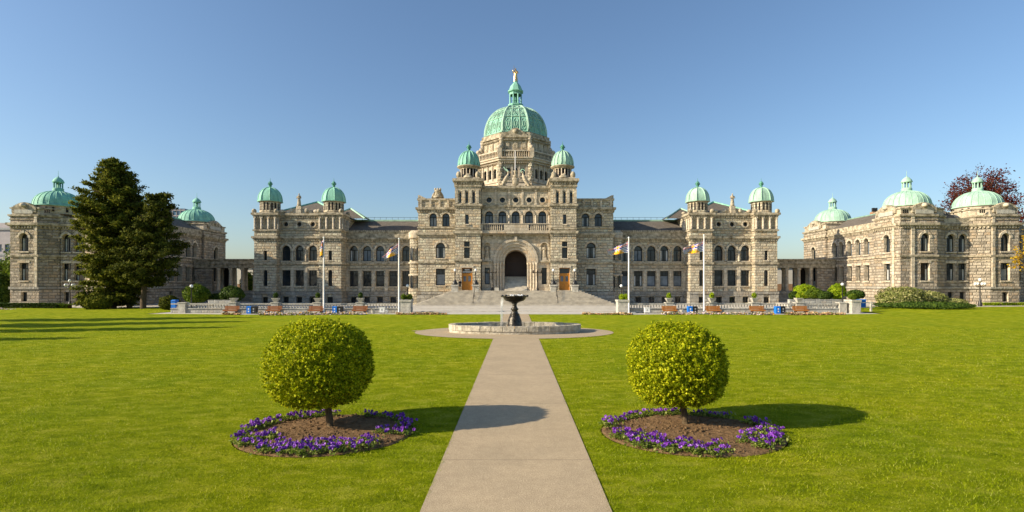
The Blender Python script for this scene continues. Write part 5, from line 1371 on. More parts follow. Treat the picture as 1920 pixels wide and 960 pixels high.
# lamps
def five_lamp(px, Y, ztop, label, base_z):
    x = PX(px, Y); t = thing('street_lamp', (x, Y, base_z), label, 'street lamp', 'five-globe street lamps')
    H = ztop - base_z; b = base_z
    B = MB(); B.lathe(x, Y, [(.24, b), (.24, b + .5), (.16, b + .75), (.09, b + .95), (.07, b + H * .75), (.1, b + H * .8), (.04, b + H * .93)], 10)
    for k in range(4):
        a = PI / 4 + k * PI / 2 + .5; q = .56; B.tube([(x, Y, b + H * .72), (x + q * .6 * math.cos(a), Y + q * .6 * math.sin(a), b + H * .7), (x + q * math.cos(a), Y + q * math.sin(a), b + H * .76)], .04, 5)
    B.build('post', 'iron', t)
    B = MB(); B.ball((x, Y, b + H * .97), .2, None, .22, 12); B.build('lamp_globe', 'globe', t)
    for k in range(4):
        a = PI / 4 + k * PI / 2 + .5; B = MB(); B.ball((x + .56 * math.cos(a), Y + .56 * math.sin(a), b + H * .82), .19, None, .2, 12); B.build('lamp_globe', 'globe', t)
five_lamp(131, 75.5, PZ(525, 75.5), 'five-globe black street lamp left of the tall conifer', .1)
five_lamp(1837.5, 76.2, PZ(523, 76.2), 'five-globe street lamp in front of the right annex', .3)
def one_lamp(px, Y, yt, label, b=0):
    x = PX(px, Y); t = thing('globe_lamp', (x, Y, b), label, 'lamp', 'single globe lamps'); z = PZ(yt, Y)
    B = MB(); B.lathe(x, Y, [(.2, b), (.18, b + .5), (.07, b + .7), (.055, z - .2), (.1, z - .15)], 8); B.build('post', 'iron', t)
    B = MB(); B.ball((x, Y, z), .19, None, None, 12); B.build('lamp_globe', 'globe', t)
one_lamp(359, 66, 536.5, 'single white globe lamp right of the conifers'); one_lamp(764, 66, 536, 'single globe lamp behind the left pier of the steps'); one_lamp(1165, 66, 536, 'single globe lamp behind the right pier of the steps'); one_lamp(1579.5, 66, 533, 'single globe lamp at the right end of the balustrade')

# flower strips (stuff)
def strip_flowers(name, x0, x1, y0, y1, n, mat, label, z=.16, seed=0):
    g_ = np.random.default_rng(seed); p = np.stack([g_.uniform(x0, x1, n), g_.uniform(y0, y1, n), g_.uniform(.02, z, n)], 1)
    wv = .55 + .45 * np.sin(p[:, 0] * 2.3 + np.sin(p[:, 0] * .9) * 2); p[:, 2] *= (.5 + .5 * wv)
    nr = g_.normal(size=(n, 3)) * .6 + np.array([0, -.5, .8]); nr /= np.linalg.norm(nr, axis=1)[:, None]
    o = fastmesh(name, leaves(p, nr, .16, g_, .9), 4, mat, None, loc=((x0 + x1) / 2, (y0 + y1) / 2, 0)); tag(o, label, 'flower bed', None, 'stuff')
strip_flowers('flower_strip', PX(490, 61), PX(690, 61), 59.6, 61.0, 3200, 'bedding', 'low strip of mixed pale flowers before the left benches', .34, 1)
strip_flowers('flower_strip', PX(743, 61), PX(838, 61), 60.6, 61.3, 1300, 'salmon', 'low strip of salmon flowers left of the plaza', .26, 2)
strip_flowers('flower_strip', PX(1092, 61), PX(1186, 61), 60.7, 61.3, 1200, 'salmon', 'low strip of salmon flowers right of the plaza', .24, 3)
strip_flowers('flower_strip', PX(1241, 61), PX(1372, 61), 60.2, 61.2, 2400, 'bedding', 'low strip of mixed pale flowers before the right bins', .32, 4)
strip_flowers('flower_strip', PX(1372, 61), PX(1447, 61), 60.2, 61.2, 1500, 'bedding', 'low strip of lilac flowers before the third right bench', .28, 14)
strip_flowers('flower_strip', PX(1472, 61), PX(1580, 61), 60.4, 61.2, 1900, 'salmon', 'low strip of yellow and pink flowers before the rightmost bench', .3, 5)
strip_flowers('flower_strip', PX(418, 61), PX(452, 61), 60.6, 61.2, 400, 'salmon', 'small patch of flowers before the leftmost bench', .2, 6)
strip_flowers('flower_strip', PX(0, 71), PX(34, 71), 69.5, 71, 900, 'bedding', 'pale and red flower patch at the far left edge', .35, 7)

# ============================================================ TREES AND SHRUBS
def globe_tree(tx, ty, c, r, label, seed):
    t = thing('globe_tree', (tx, ty, .05), label, 'topiary tree', 'clipped globe trees in the flower beds')
    g = np.random.default_rng(seed); n = 40000
    d = g.normal(size=(n, 3)); d /= np.linalg.norm(d, axis=1)[:, None]
    bx = 2.35; d2 = d / (np.sum(np.abs(d) ** bx, axis=1) ** (1 / bx))[:, None]
    ph = g.random((10, 3)) * 6.3; k = g.normal(size=(10, 3)) * 7; Lm = sum(np.sin(d @ k[q] + ph[q, 0]) for q in range(10)) / 10
    k2 = g.normal(size=(10, 3)) * 20; L2 = sum(np.sin(d @ k2[q] + ph[q, 1]) for q in range(10)) / 10
    k3 = g.normal(size=(14, 3)) * 42; L3 = sum(np.sin(d @ k3[q % 14] + q * 1.7) for q in range(14)) / 6
    rad = 1 + .07 * Lm + .05 * L2 + .06 * L3 - .13 * g.random(n) ** 1.6 + .05 * (g.random(n) > .97)
    p = d2 * rad[:, None] * np.array(r)
    p[:, 2] = np.where(p[:, 2] > 0, p[:, 2] * 1.05, p[:, 2])
    p[:, 2] = np.where(p[:, 2] < -.80 * r[2], -.80 * r[2] + (p[:, 2] + .80 * r[2]) * .35, p[:, 2])
    nrm = d + g.normal(size=(n, 3)) * .75; nrm /= np.linalg.norm(nrm, axis=1)[:, None]
    V1 = leaves((p * .955 + np.array(c))[: n // 2], nrm[: n // 2], .055, g, .7)
    nt_ = 2700; idx = g.choice(n, nt_, replace=False); per = 15
    idx = idx[(L2[idx] > -.42) | (g.random(nt_) < .25)]; nt_ = len(idx)
    ctr = d2[idx] * (1 + .07 * Lm[idx] + .05 * L2[idx] - .03 + .06 * (g.random(nt_) > .985))[:, None] * np.array(r); ctr[:, 2] = np.where(ctr[:, 2] > 0, ctr[:, 2] * 1.05, ctr[:, 2])
    ctr[:, 2] = np.where(ctr[:, 2] < -.80 * r[2], -.80 * r[2] + (ctr[:, 2] + .80 * r[2]) * .35, ctr[:, 2])
    ax = d[idx] + g.normal(size=(nt_, 3)) * .45 + np.array([0, 0, .35]); ax /= np.linalg.norm(ax, axis=1)[:, None]
    ln_ = g.uniform(.04, .115, nt_)
    q = np.repeat(ctr, per, 0) + np.repeat(ax, per, 0) * (np.repeat(ln_, per) * g.random(nt_ * per))[:, None] + g.normal(size=(nt_ * per, 3)) * .014
    nn = np.repeat(ax, per, 0) * .7 + g.normal(size=(nt_ * per, 3)) * .7; nn /= np.linalg.norm(nn, axis=1)[:, None]
    V1 = np.concatenate([V1, leaves(q + np.array(c), nn, .046, g, .7)])
    m = 5000; d = g.normal(size=(m, 3)); d /= np.linalg.norm(d, axis=1)[:, None]; q = d * np.array(r) * .8; q[:, 2] = np.maximum(q[:, 2], -.66 * r[2])
    V2 = leaves(q + np.array(c), d, .17, g, .9)
    fastmesh('crown', np.concatenate([V1, V2]), 4, 'globe_leaf', t, loc=c)
    B = MB(); B.tube([(tx, ty, -.02), (tx, ty, .06), (tx - .01, ty, .2), (tx - .05, ty, .5), (c[0] * .4 + tx * .6, c[1], c[2])], [.15, .115, .085, .08, .05], 10)
    for k in range(7):
        a = k * .9; B.tube([(c[0] * .3 + tx * .7, c[1], c[2] - .5), (c[0] + r[0] * .6 * math.cos(a), c[1] + r[1] * .6 * math.sin(a), c[2] + .2 * math.sin(k))], [.035, .012], 5)
    B.build('trunk', 'bark', t)
globe_tree(-4.32, 12.5, (-4.68, 12.8, 1.46), (1.19, 1.19, 1.01), 'yellow-green clipped globe tree left of the path', 5)
globe_tree(4.08, 12.75, (3.95, 13.1, 1.40), (1.12, 1.14, .98), 'yellow-green clipped globe tree right of the path', 8)

def conifer(base, H, prof, nb, mat, label, seed, lean=0, low=.03, leaf=.42, per=95, trunk=.5, bare=0):
    t = thing('conifer_tree', base, label, 'tree'); g = np.random.default_rng(seed); P = []; NN = []
    for i in range(nb):
        f = low + (1 - low) * (i + g.random()) / nb; f = min(f, .995)
        a = g.random() * 2 * PI; Lr = np.interp(f, [q[0] for q in prof], [q[1] for q in prof]) * (.8 + .16 * math.sin(3 * a + f * 21) + g.uniform(-.22, .22))
        droop = (.12 - .35 * f) * Lr
        m = int(per * (0.35 + Lr / 5)); u = g.random(m) ** .55
        x = np.cos(a) * Lr * u; y = np.sin(a) * Lr * u; z = f * H - droop * u * u + .12 * Lr * u
        wd = .13 + .14 * (1 - u) * Lr ** .5 + .06
        P.append(np.stack([x + g.normal(size=m) * wd, y + g.normal(size=m) * wd, z + g.normal(size=m) * wd * .62], 1))
        nn = np.stack([np.cos(a) * .5 + g.normal(size=m) * .6, np.sin(a) * .5 + g.normal(size=m) * .6, .6 + g.normal(size=m) * .5], 1); NN.append(nn)
    P = np.concatenate(P); NN = np.concatenate(NN); NN /= np.linalg.norm(NN, axis=1)[:, None]
    P[:, 0] += lean * (P[:, 2] / H) ** 1.5; P[:, 2] = np.maximum(P[:, 2], .12)
    fastmesh('crown', leaves(P + np.array(base), NN, leaf, g, .55), 4, mat, t, loc=base)
    B = MB(); b = base; B.tube([(b[0], b[1], b[2] - .2), (b[0] + lean * .1, b[1], b[2] + H * .3), (b[0] + lean * .5, b[1], b[2] + H * .65), (b[0] + lean * .95, b[1], b[2] + H * .96)], [trunk, trunk * .8, trunk * .45, .05], 8)
    for i in range(24):
        f = .15 + .75 * i / 24; a = i * 2.4; Lr = np.interp(f, [q[0] for q in prof], [q[1] for q in prof]) * .75
        B.tube([(b[0] + lean * f ** 1.5, b[1], b[2] + f * H), (b[0] + lean * f ** 1.5 + Lr * math.cos(a), b[1] + Lr * math.sin(a), b[2] + f * H + .05 * Lr)], [.12, .03], 5)
    B.build('trunk', 'bark', t)
    return t
T1 = (PX(211, 73.5), 73.5, .1)
conifer(T1, 20.5, [(0, 3.7), (.08, 4.1), (.3, 4.2), (.5, 4.6), (.62, 4.9), (.70, 3.9), (.8, 3.2), (.88, 2.3), (.95, 1.5), (1, .35)], 430, 'conifer', 'tallest dark conifer on the lawn in front of the left annex', 3, leaf=.33, per=230)
T2 = (PX(268, 72), 72, .1)
conifer(T2, 15.4, [(0, .8), (.18, 1.4), (.24, 3.0), (.32, 4.6), (.42, 4.9), (.55, 4.0), (.7, 2.8), (.82, 1.8), (.9, 1.9), (.96, 1.5), (1, .5)], 240, 'conifer2', 'smaller dark conifer with leaning bare trunk right of the tallest conifer', 9, lean=2.5, low=.2, leaf=.31, per=190, trunk=.38)
T3 = (PX(243, 74.2), 74.2, .1)
conifer(T3, 18.4, [(0, 1.4), (.1, 1.8), (.3, 2.2), (.5, 2.4), (.75, 2.2), (.9, 1.7), (1, .5)], 170, 'conifer2', 'middle conifer squeezed between the tallest and the leaning one', 21, leaf=.31, per=170, trunk=.35)
shrub('bush', 'low round bush under the tallest conifer on its left', 'bush', (PX(180, 71), 71, 1.1), (2.1, 1.3, 1.15), 3200, .26, 'conifer', .15, None, 61)
shrub('bush', 'low dark bush below the leaning conifer', 'bush', (PX(318, 70.5), 70.5, 1.0), (1.3, 1.1, 1.0), 1800, .24, 'conifer2', .15, None, 62)

# copper beech behind the right annex
def sparse_tree(base, H, rad, n, leaf, mat, label, seed, zc=.72, flat=.75, low=.2, branchvis=True):
    t = thing('broadleaf_tree', base, label, 'tree'); g = np.random.default_rng(seed); B = MB(); b = np.array(base); P = []; N = []
    top = b + np.array([0, 0, H * .35]); B.tube([tuple(b), tuple(top)], [H * .03, H * .022], 8)
    for i in range(n):
        a = g.random() * 2 * PI; el = g.uniform(.1, 1.45); L = rad * g.uniform(.75, 1.1)
        d = np.array([math.cos(a) * math.cos(el) * L, math.sin(a) * math.cos(el) * L, math.sin(el) * (H * .65) * g.uniform(.75, 1)])
        e = top + d; mid = top + d * .5 + np.array([0, 0, .06 * H]) * g.uniform(-1, 1)
        B.tube([tuple(top), tuple(mid), tuple(e)], [H * .009, H * .005, .02], 5)
        for k in range(9):
            s0 = g.uniform(.3, 1); pos = top * (1 - s0) + e * s0 if s0 > .5 else (top * (1 - s0 * 2) + mid * s0 * 2)
            tw = g.normal(size=3) * rad * .16; B.tube([tuple(pos), tuple(pos + tw)], [.03, .012], 4)
            m = 34; u = g.random(m)[:, None]; P.append(pos + tw * u * 1.1 + g.normal(size=(m, 3)) * rad * .05); N.append(g.normal(size=(m, 3)))
    P = np.concatenate(P); N = np.concatenate(N); N /= np.linalg.norm(N, axis=1)[:, None]
    fastmesh('crown', leaves(P, N, leaf, g, .6), 4, mat, t, loc=base); B.build('trunk', 'bark', t)
sparse_tree((PX(1838, 118), 118, 0), PZ(311, 118), 9.6, 120, .42, 'red_leaf', 'dark red copper beech rising behind the right annex domes', 4)
sparse_tree((71.2, 70, 0.2), 12.2, 4.6, 42, .3, 'yellow_leaf', 'yellow-leaved tree reaching in at the right edge', 6)
sparse_tree((-84, 92, 0), 10.5, 5.0, 80, .34, 'mid_leaf', 'leafy street tree at the far left edge behind the annex corner', 16)
# trees standing left of the frame that shade the lawn
conifer((-60, 39.5, .1), 17, [(0, 1.5), (.2, 3.2), (.5, 3.0), (.8, 2.0), (1, .4)], 150, 'conifer', 'dark conifer on the lawn just outside the left edge', 31, leaf=.7, per=50)
conifer((-50, 35.5, .1), 13, [(0, .8), (.3, 1.9), (.5, 1.8), (.8, 1.2), (1, .4)], 110, 'conifer', 'narrow conifer on the lawn outside the left edge, nearest the camera', 32, leaf=.6, per=60)
conifer((-43, 30.5, .1), 7, [(0, .8), (.3, 1.5), (.6, 1.3), (1, .3)], 80, 'conifer', 'small conifer on the lawn outside the left edge', 35, leaf=.5, per=50)
conifer((-64, 46.0, .1), 18, [(0, 1.5), (.2, 2.9), (.5, 2.8), (.8, 2.0), (1, .4)], 150, 'conifer', 'tall conifer on the lawn outside the left edge, farther back', 33, leaf=.7, per=50)

# shrubs behind balustrade
def PS(px, py, Y, rpx, hpx): return (PX(px, Y), Y, PZ(py, Y)), (rpx / 1000 * Y, rpx / 1000 * Y * .8, hpx / 1000 * Y)
for i, (nm_, lb, px, py, Y, rp, hp, n, sz, mat, lum) in enumerate((
    ('bush', 'dark leafy bush behind the balustrade beside the left globe lamp', 368, 551, 70, 24, 17, 2600, .22, 'mid_leaf', .2),
    ('bush', 'dark green bush before the left colonnade', 436, 551, 70, 22, 15, 2400, .22, 'dark_leaf', .2),
    ('bush', 'low rounded dark bush before the left annex wall', 405, 560, 72, 16, 10, 1200, .2, 'dark_leaf', .05),
    ('bush', 'bright lime bush before the right colonnade', 1509, 546, 76, 20, 13, 2400, .2, 'lime_leaf', .25),
    ('bush', 'rounded olive hedge ball left of the lime bush', 1489, 554, 73, 10, 8, 1000, .16, 'dark_leaf', .05),
    ('bush', 'rounded clipped olive bush between the two lime bushes', 1527, 550, 72, 16, 10, 1500, .16, 'mid_leaf', .06),
    ('bush', 'small clipped dark bush right of the olive bush', 1547, 554, 71, 15, 8, 1300, .16, 'dark_leaf', .06),
    ('bush', 'bright lime bush beside the right globe lamp', 1570, 547, 72, 15, 15, 2200, .2, 'lime_leaf', .25),
    ('bush', 'dark leafy bush behind the tall right gatepost', 1604, 552, 69, 16, 9, 1300, .2, 'dark_leaf', .15),
    ('bush', 'large layered cream and green shrub left end of the mound', 1690, 560, 73.5, 43, 22, 6500, .24, 'cream_leaf', .28),
    ('bush', 'pale flowering shrub in the middle of the mound', 1742, 562, 73.5, 32, 16, 4200, .22, 'cream_leaf', .25),
    ('bush', 'yellowish flowering shrub at the right end of the mound', 1785, 568, 73, 26, 9, 2600, .2, 'cream_leaf', .2),
    ('bush', 'low flat dark juniper along the foot of the mound', 1730, 572, 71.5, 84, 7, 5000, .2, 'dark_leaf', .08),
    ('bush', 'dark green bush at the far left edge of the photo', 0, 545, 82, 20, 33, 3500, .34, 'dark_leaf', .15))):
    c, r = PS(px, py, Y, rp, hp); shrub(nm_, lb, 'bush', c, r, n, sz, mat, lum, None, 70 + i)
def hedge(x0, x1, y0, y1, h, n, mat, label, seed, z=0):
    g = np.random.default_rng(seed); t = thing('hedge', ((x0 + x1) / 2, (y0 + y1) / 2, z), label, 'hedge')
    p = np.stack([g.uniform(x0, x1, n), g.uniform(y0, y1, n), z + h * (1 - .5 * g.random(n) ** 2)], 1); p[: n // 2, 1] = y0 + .15 * g.random(n // 2); p[: n // 2, 2] = z + g.random(n // 2) * h
    nr = g.normal(size=(n, 3)) * .6 + np.array([-.2, -.3, .6]); nr /= np.linalg.norm(nr, axis=1)[:, None]
    fastmesh('foliage', leaves(p, nr, .17, g, .7), 4, mat, t, loc=((x0 + x1) / 2, (y0 + y1) / 2, z))
    B = MB(); B.box(x0 + .1, x1 - .1, y0 + .12, y1 - .1, z, z + h * .8); B.build('stem', 'bark', t)
hedge(PX(-40, 73.5), PX(107, 73.5), 73.4, 74.6, .75, 4200, 'dark_leaf', 'low clipped hedge before the left annex', 91, .12)
hedge(PX(109, 73.8), PX(128, 73.8), 73.6, 74.6, .6, 700, 'mid_leaf', 'short pale low hedge beside the left five-globe lamp', 92, .12)
hedge(PX(1842, 77.6), PX(1873, 77.6), 77.4, 78.4, .42, 900, 'lime_leaf', 'short low bright hedge right of the right five-globe lamp', 93, .36)
hedge(PX(1876, 77.6), PX(1990, 77.6), 77.4, 78.4, .42, 1600, 'lime_leaf', 'long low bright hedge running off the right edge', 94, .36)
# low planter wall behind right balustrade
B = MB(); B.box(PX(1478, 68.5), PX(1588, 68.5), 68.2, 68.7, 0, 1.52); tag(B.build('planter_wall', 'wallstone', None, loc=(PX(1533, 68.5), 68.5, 0)), 'low stone planter wall under the clipped bushes behind the right balustrade', 'wall')
B = MB(); B.box(PX(392, 68.5), PX(440, 68.5), 68.2, 68.7, 0, 1.45); tag(B.build('planter_wall', 'wallstone', None, loc=(PX(415, 68.5), 68.5, 0)), 'low stone planter wall behind the left balustrade', 'wall')
# right railing with two white posts
t = thing('metal_railing', (PX(1618, 66), 66, 0), 'thin metal railing between pale posts right of the tall gatepost', 'railing')
B = MB(); x0, x1 = PX(1603, 66), PX(1640, 66)
B.tube([(x0, 66, 1.2), (x1, 66, 1.2)], .05, 6); B.tube([(x0, 66, .6), (x1, 66, .6)], .035, 6); B.build('rail', 'polewhite', t)
for px in (1612, 1633):
    B = MB(); B.box(PX(px, 66) - .09, PX(px, 66) + .09, 65.9, 66.1, 0, 1.3); B.build('post', 'pale', t)
# blue bins / sign in the gaps
for px, Y, y0, y1, lb in ((327.5, 65.2, 562, 574, 'bright blue slanted board leaning at the left end of the balustrade'), (1611, 74, 561, 566.5, 'bright blue skip-like container behind the right railing')):
    x = PX(px, Y); z0_, z1_ = PZ(y1, Y), PZ(y0, Y); w = .27 if px < 900 else .75
    t = thing('blue_container', (x, Y, 0), lb, 'container')
    B = MB(); B.prism([(x - w, Y - .3), (x + w, Y - .3), (x + w, Y + .3), (x - w, Y + .3)], 0, z1_ - .15, 0); B.build('body', 'blue', t)
    B = MB(); B.prism([(x - w - .04, Y - .34), (x + w + .04, Y - .34), (x + w + .04, Y + .34), (x - w - .04, Y + .34)], z1_ - .148, z1_, 0, top=[(x - w + .1, Y - .2), (x + w, Y - .3), (x + w, Y + .3), (x - w + .1, Y + .3)]); B.build('lid', 'blue', t)

# background buildings
t = thing('tower_block', (PX(331, 300), 300, 0), 'distant blue glass tower block peeking over the left annex', 'building')
x0, x1 = PX(309, 300), PX(346, 300); zt = PZ(391, 300)
B = MB(); B.box(x0, x1, 300, 318, 0, zt); B.box(x1 + .01, x1 + 1.6, 303, 318, 0, zt - 2.5); B.build('glass_wall', 'glass_sky', t)
B = MB()
for k in range(14): z = zt - 1.2 - k * 3.1; B.box(x0 - .1, x1 + .1, 299.8, 318.1, z, z + .55)
for k in range(6): x = x0 + (x1 - x0) * k / 5; B.box(x - .12, x + .12, 299.72, 299.99, 0, zt)
B.build('floor_band', 'mauve', t)
t = thing('office_building', (PX(-10, 150), 150, 0), 'pale modern office building at the far left edge', 'building')
x0, x1 = PX(-80, 150), PX(19.5, 150); zt = PZ(431, 150)
B = MB()
ops = []
for k in range(7):
    for z in (4.5, 8.6, 12.7): ops.append(dict(s=1.1 + k * 2.15, w=1.3, zb=z, zt=z + 2.1, typ='office_window', win=False, trim=False, deep=.2))
wall(B, t, (x0, 150), (x1, 150), 0, zt, ops, m=0, mt=0); B.box(x0, x1, 150.3, 170, 0, zt - .01, 1); B.box(x0 + 2, x1 - 1, 152, 165, zt, zt + 2.2, 0); B.build('wall', ['mauve', 'glass_sky'], t)
B = MB(); B.box(x0, x1 + .2, 149.7, 170.2, zt + .002, zt + .6); B.box(x0, x1 + .1, 149.85, 150, 11.6, 12.1); B.build('floor_band', 'grey', t)
for s, lb in ((-1, 'orange and cream house seen through the left colonnade'), (1, 'orange and cream house seen through the right colonnade')):
    x = s * (60 if s < 0 else 62); t = thing('house', (x, 125, 0), lb, 'house'); B = MB(); B.box(x - 5, x + 5, 125, 131, 0, 3.6, 0); B.build('wall', 'brick', t)
    B = MB(); B.box(x - 5, x + 5, 125, 131, 3.602, 7.4); B.build('upper_wall', 'cream', t)
    B = MB(); B.prism([(x - 5.3, 124.7), (x + 5.3, 124.7), (x + 5.3, 131.3), (x - 5.3, 131.3)], 7.402, 8.4, 0, top=[(x - 5.3, 127.9), (x + 5.3, 127.9), (x + 5.3, 128.1), (x - 5.3, 128.1)]); B.build('roof', 'slate', t)
shrub('bush', 'green bush behind the left colonnade seen between columns', 'bush', (PX(466, 108), 108, 3.6), (1.6, 1.4, 2.6), 1800, .28, 'mid_leaf', .2, None, 101)

# ============================================================ FLOWER BEDS
def pansy_proto(seed):
    g = np.random.default_rng(seed); root = bpy.data.objects.new('pansy_plant', None); COL.objects.link(root)
    m = 110; p = np.stack([g.normal(size=m) * .08, g.normal(size=m) * .07, g.uniform(.01, .12, m)], 1); nr = g.normal(size=(m, 3)) * .6 + np.array([0, 0, .8]); nr /= np.linalg.norm(nr, axis=1)[:, None]
    fo_ = fastmesh('foliage', leaves(p, nr, .06, g, .6), 4, 'pansy_leaf', root)
    for k in range(g.integers(4, 8)):
        B = MB(); c = Vector((g.normal() * .075, g.normal() * .075, g.uniform(.11, .19))); az = g.uniform(-2.4, -.2); el = g.uniform(.1, .9)
        n_ = Vector((math.cos(az) * math.cos(el), math.sin(az) * math.cos(el), math.sin(el))); u = n_.cross(Vector((0, 0, 1))).normalized(); w = u.cross(n_)
        for q in range(5):
            a = PI / 2 + q * 2 * PI / 5; d = u * math.cos(a) + w * math.sin(a); e = u * -math.sin(a) + w * math.cos(a); L = .038
            B.face([c, c + d * L * .55 + e * L * .42 + n_ * .004 * q, c + d * L + e * L * .25 + n_ * .006, c + d * L - e * L * .25 + n_ * .006, c + d * L * .55 - e * L * .42 + n_ * .004 * q])
        o = B.build('flower', 'petal', None, uv=False); o.parent = root
    return root
protos = [pansy_proto(200 + i) for i in range(4)]; used = [False] * 4
for bi, (bx, by, rx_, ry_) in enumerate(BEDS):
    B = MB(); K2 = 56; rings = [(1.0, -.03), (.985, -.03), (.96, .0), (.8, .03), (.55, .05), (.25, .06)]; g = np.random.default_rng(50 + bi)
    prev = None
    for rr, z in rings:
        cur = [(bx + rx_ * rr * math.cos(2 * PI * k / K2), by + ry_ * rr * math.sin(2 * PI * k / K2), z + lawn_h(bx, by) + .03 + (g.normal() * .012 if rr < .95 else 0)) for k in range(K2)]
        if prev:
            for k in range(K2): j = (k + 1) % K2; B.face([prev[k], prev[j], cur[j], cur[k]], 0, True)
        prev = cur
    B.face(prev)
    nc = 750
    sd = B.build('flower_bed_soil', 'soil', None, loc=(bx, by, 0)); sd['kind'] = 'structure'
    # clods
    a = g.random(nc) * 2 * PI; r = np.sqrt(g.random(nc)) * .95; P = np.stack([bx + rx_ * r * np.cos(a), by + ry_ * r * np.sin(a), .03 + .06 * (1 - r) + .01], 1)
    C = MB()
    for q in range(nc):
        s_ = g.uniform(.012, .042); C.ball(tuple(P[q]), s_ * g.uniform(.8, 1.3), s_ * g.uniform(.8, 1.3), s_ * .8, 5)
    cl = C.build('soil_clods', 'soil', None, loc=(bx, by, 0)); tag(cl, 'loose brown soil clods in the ' + ('left' if bi == 0 else 'right') + ' flower bed', 'soil', None, 'stuff')
    lab = 'purple pansy plant in the soil ring round the ' + ('left' if bi == 0 else 'right') + ' globe tree'
    n = 0
    spots = []
    tries = 0
    while len(spots) < 66 and tries < 6000:
        tries += 1; a = g.random() * 2 * PI; front = math.sin(a) < -.1
        r = g.uniform(.86, .95) if (g.random() < .55 or not front) else g.uniform(.6, .88)
        if front and g.random() < .3: continue
        if math.sin(a * 3 + bi * 2) + .5 * math.sin(a * 7 + 1) < -.75: continue
        x, y = bx + rx_ * r * math.cos(a), by + ry_ * r * math.sin(a)
        if all((x - q[0]) ** 2 + (y - q[1]) ** 2 > .16 ** 2 for q in spots): spots.append((x, y, r))
    for (x, y, r) in spots:
        k = int(g.integers(0, 4)); z = .02 + .06 * (1 - r)
        sc_ = g.uniform(.8, 1.15)
        if not used[k]: o = protos[k]; used[k] = True; o.location = (x, y, z)
        else: o = copy_tree(protos[k], None, (x, y, z))
        o.rotation_euler = (0, 0, g.uniform(-.7, .7)); o.scale = (sc_, sc_, sc_)
        tag(o, lab, 'flower', 'purple pansies round the ' + ('left' if bi == 0 else 'right') + ' globe tree')

# ============================================================ GRASS BLADES
def grass():
    g = np.random.default_rng(77); out = []
    bands = [(7.2, 10, 1500), (10, 13, 1000), (13, 17, 600), (17, 22, 330), (22, 30, 150), (30, 42, 60)]
    for y0, y1, dens in bands:
        hw = .99 * y1 + .5; n = int(2 * hw * (y1 - y0) * dens)
        x = g.uniform(-hw, hw, n); y = g.uniform(y0, y1, n)
        k = np.abs(x) < y * .98 + .4
        cxn = .0026 * y
        k &= (np.abs(x - cxn) > HW - .035 + .035 * np.sin(y * 7) * np.sin(y * 19))
        for bx, by, a, b in BEDS: k &= ((x - bx) / a) ** 2 + ((y - by) / b) ** 2 > .965 + .03 * np.sin(np.arctan2(y - by, x - bx) * 23) + .03 * np.sin(np.arctan2(y - by, x - bx) * 9)
        k &= ((x - PADC[0]) / PADC[2]) ** 2 + ((y - PADC[1]) / PADC[3]) ** 2 > 1.0
        x, y = x[k], y[k]
        if y0 >= 13: z = np.array([lawn_h(a, b) for a, b in zip(x, y)])
        else: z = np.zeros(len(x))
        n = len(x); yy = (y0 + y1) / 2; w = .0026 * (yy / 8) ** .9 * 1.3; h = .045 * g.uniform(.4, 1.35, n) * (1 if yy < 20 else 1.1)
        # clumpiness
        cl = .75 + .45 * np.sin(x * 2.1 + np.sin(y * 1.7) * 2) * np.sin(y * 2.7 + np.sin(x * 1.3)); h = h * np.clip(cl, .45, 1.3)
        a = g.random(n) * 2 * PI; lean = g.normal(size=(n, 2)) * .034; dx = np.cos(a) * w; dy = np.sin(a) * w
        V = np.stack([np.stack([x - dx, y - dy, z], 1), np.stack([x + dx, y + dy, z], 1), np.stack([x + lean[:, 0], y + lean[:, 1], z + h], 1)], 1)
        out.append(V.reshape(-1, 3))
    o = fastmesh('grass', np.concatenate(out), 3, 'grass'); tag(o, 'short bright green mown grass blades of the lawn', 'grass', None, 'stuff')
grass()

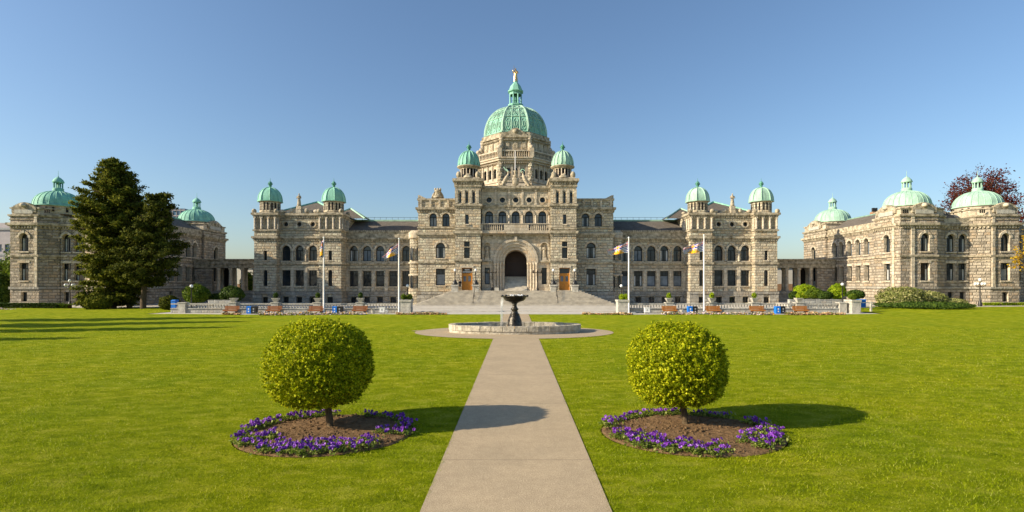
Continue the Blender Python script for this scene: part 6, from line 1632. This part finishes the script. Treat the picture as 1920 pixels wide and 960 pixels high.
# ============================================================ PERSON
def person(x, y, z, h=1.75):
    s = h / 1.75
    J = [(0, 0, .95), (0, 0, 1.15), (0, 0, 1.38), (0, 0, 1.5), (0, -.01, 1.6), (0, -.02, 1.72),
         (.1, 0, .9), (.12, -.02, .5), (.13, .02, .08), (.13, -.14, .04), (-.1, 0, .9), (-.12, -.05, .5), (-.14, .03, .08), (-.14, -.13, .04),
         (.2, 0, 1.4), (.27, .02, 1.12), (.2, -.2, 1.08), (-.2, 0, 1.4), (-.28, .02, 1.12), (-.24, -.12, .88)]
    E = [(0, 1), (1, 2), (2, 3), (3, 4), (4, 5), (0, 6), (6, 7), (7, 8), (8, 9), (0, 10), (10, 11), (11, 12), (12, 13), (2, 14), (14, 15), (15, 16), (2, 17), (17, 18), (18, 19)]
    Rr = [.15, .14, .16, .065, .09, .085, .1, .07, .05, .04, .1, .07, .05, .04, .075, .055, .04, .075, .055, .04]
    me = bpy.data.meshes.new('person'); me.from_pydata([(a * s, b * s, c * s) for a, b, c in J], E, [])
    o = bpy.data.objects.new('person', me); COL.objects.link(o)
    md = o.modifiers.new('Skin', 'SKIN'); 
    if not me.skin_vertices: bpy.context.view_layer.objects.active = o
    sv = me.skin_vertices[0].data if me.skin_vertices else None
    if sv is None:
        bm = bmesh.new(); bm.from_mesh(me); bm.verts.layers.skin.verify(); bm.to_mesh(me); bm.free(); sv = me.skin_vertices[0].data
    for i, r in enumerate(Rr): sv[i].radius = (r * s, r * s * .85)
    sv[0].use_root = True
    ms = o.modifiers.new('Sub', 'SUBSURF'); ms.levels = 2; ms.render_levels = 2
    bpy.context.view_layer.update(); dg = bpy.context.evaluated_depsgraph_get(); m2 = bpy.data.meshes.new_from_object(o.evaluated_get(dg)); o.modifiers.clear(); o.data = m2
    m2.materials.clear()
    for q in ('cloth', 'denim', 'skin'): m2.materials.append(M[q])
    for p in m2.polygons:
        c = p.center; p.use_smooth = True
        p.material_index = 2 if (c.z > 1.5 * s or (c.y < -.16 * s and c.z > 1.0 * s)) else (1 if c.z < .92 * s else 0)
    o.location = (x, y, z); o.rotation_euler = (0, 0, .5)
    tag(o, 'person in dark clothes standing on the landing left of the left orange door', 'person')
    B = MB(); B.ball((x, y + .02, z + 1.745 * s), .105, .115, .08, 10); hh = B.build('hair', 'black', None, uv=False, loc=(x, y, z)); hh.parent = o; hh.location = (0, 0, 0)
    w2 = MB(); 
person(PX(862.5, 84.9), 84.9, LAND, 1.78)

# ============================================================ CAMERA, LIGHT, SKY
cam = bpy.data.cameras.new('camera'); co = bpy.data.objects.new('camera', cam); COL.objects.link(co)
co.location = (0, 0, CAMH); co.rotation_euler = (PI / 2, 0, 0); cam.sensor_width = 36; cam.lens = 36 * 1000 / 1920
cam.shift_y = 54 / 1920; cam.shift_x = -5 / 1920; cam.clip_end = 4000; cam.clip_start = .1; sc.camera = co
EL = R(25.5); D = Vector((1, .27, 0)).normalized()   # direction the light travels, horizontally
sun = bpy.data.lights.new('sun', 'SUN'); so = bpy.data.objects.new('sun', sun); COL.objects.link(so)
sun.energy = 5.0; sun.angle = R(.55); sun.color = (1, .87, .66)
ld = Vector((D.x * math.cos(EL), D.y * math.cos(EL), -math.sin(EL))); so.rotation_euler = ld.to_track_quat('-Z', 'Y').to_euler(); so.location = (-50, -10, 60)
w = bpy.data.worlds.new('World'); sc.world = w; w.use_nodes = True; nt = w.node_tree; bg = nt.nodes['Background']
sk = nt.nodes.new('ShaderNodeTexSky'); sk.sky_type = 'NISHITA'; sk.sun_disc = False; sk.sun_elevation = EL
az = math.atan2(-D.x, -D.y)   # azimuth of the sun measured from +Y towards +X
sk.sun_rotation = az; sk.air_density = 1.15; sk.dust_density = 1.15; sk.ozone_density = 4.2; sk.altitude = 0
nt.links.new(sk.outputs[0], bg.inputs[0]); bg.inputs[1].default_value = .10
sc.render.engine = 'CYCLES'
sc.view_settings.view_transform = 'Standard'; sc.view_settings.look = 'None'; sc.view_settings.exposure = .68; sc.view_settings.gamma = 1
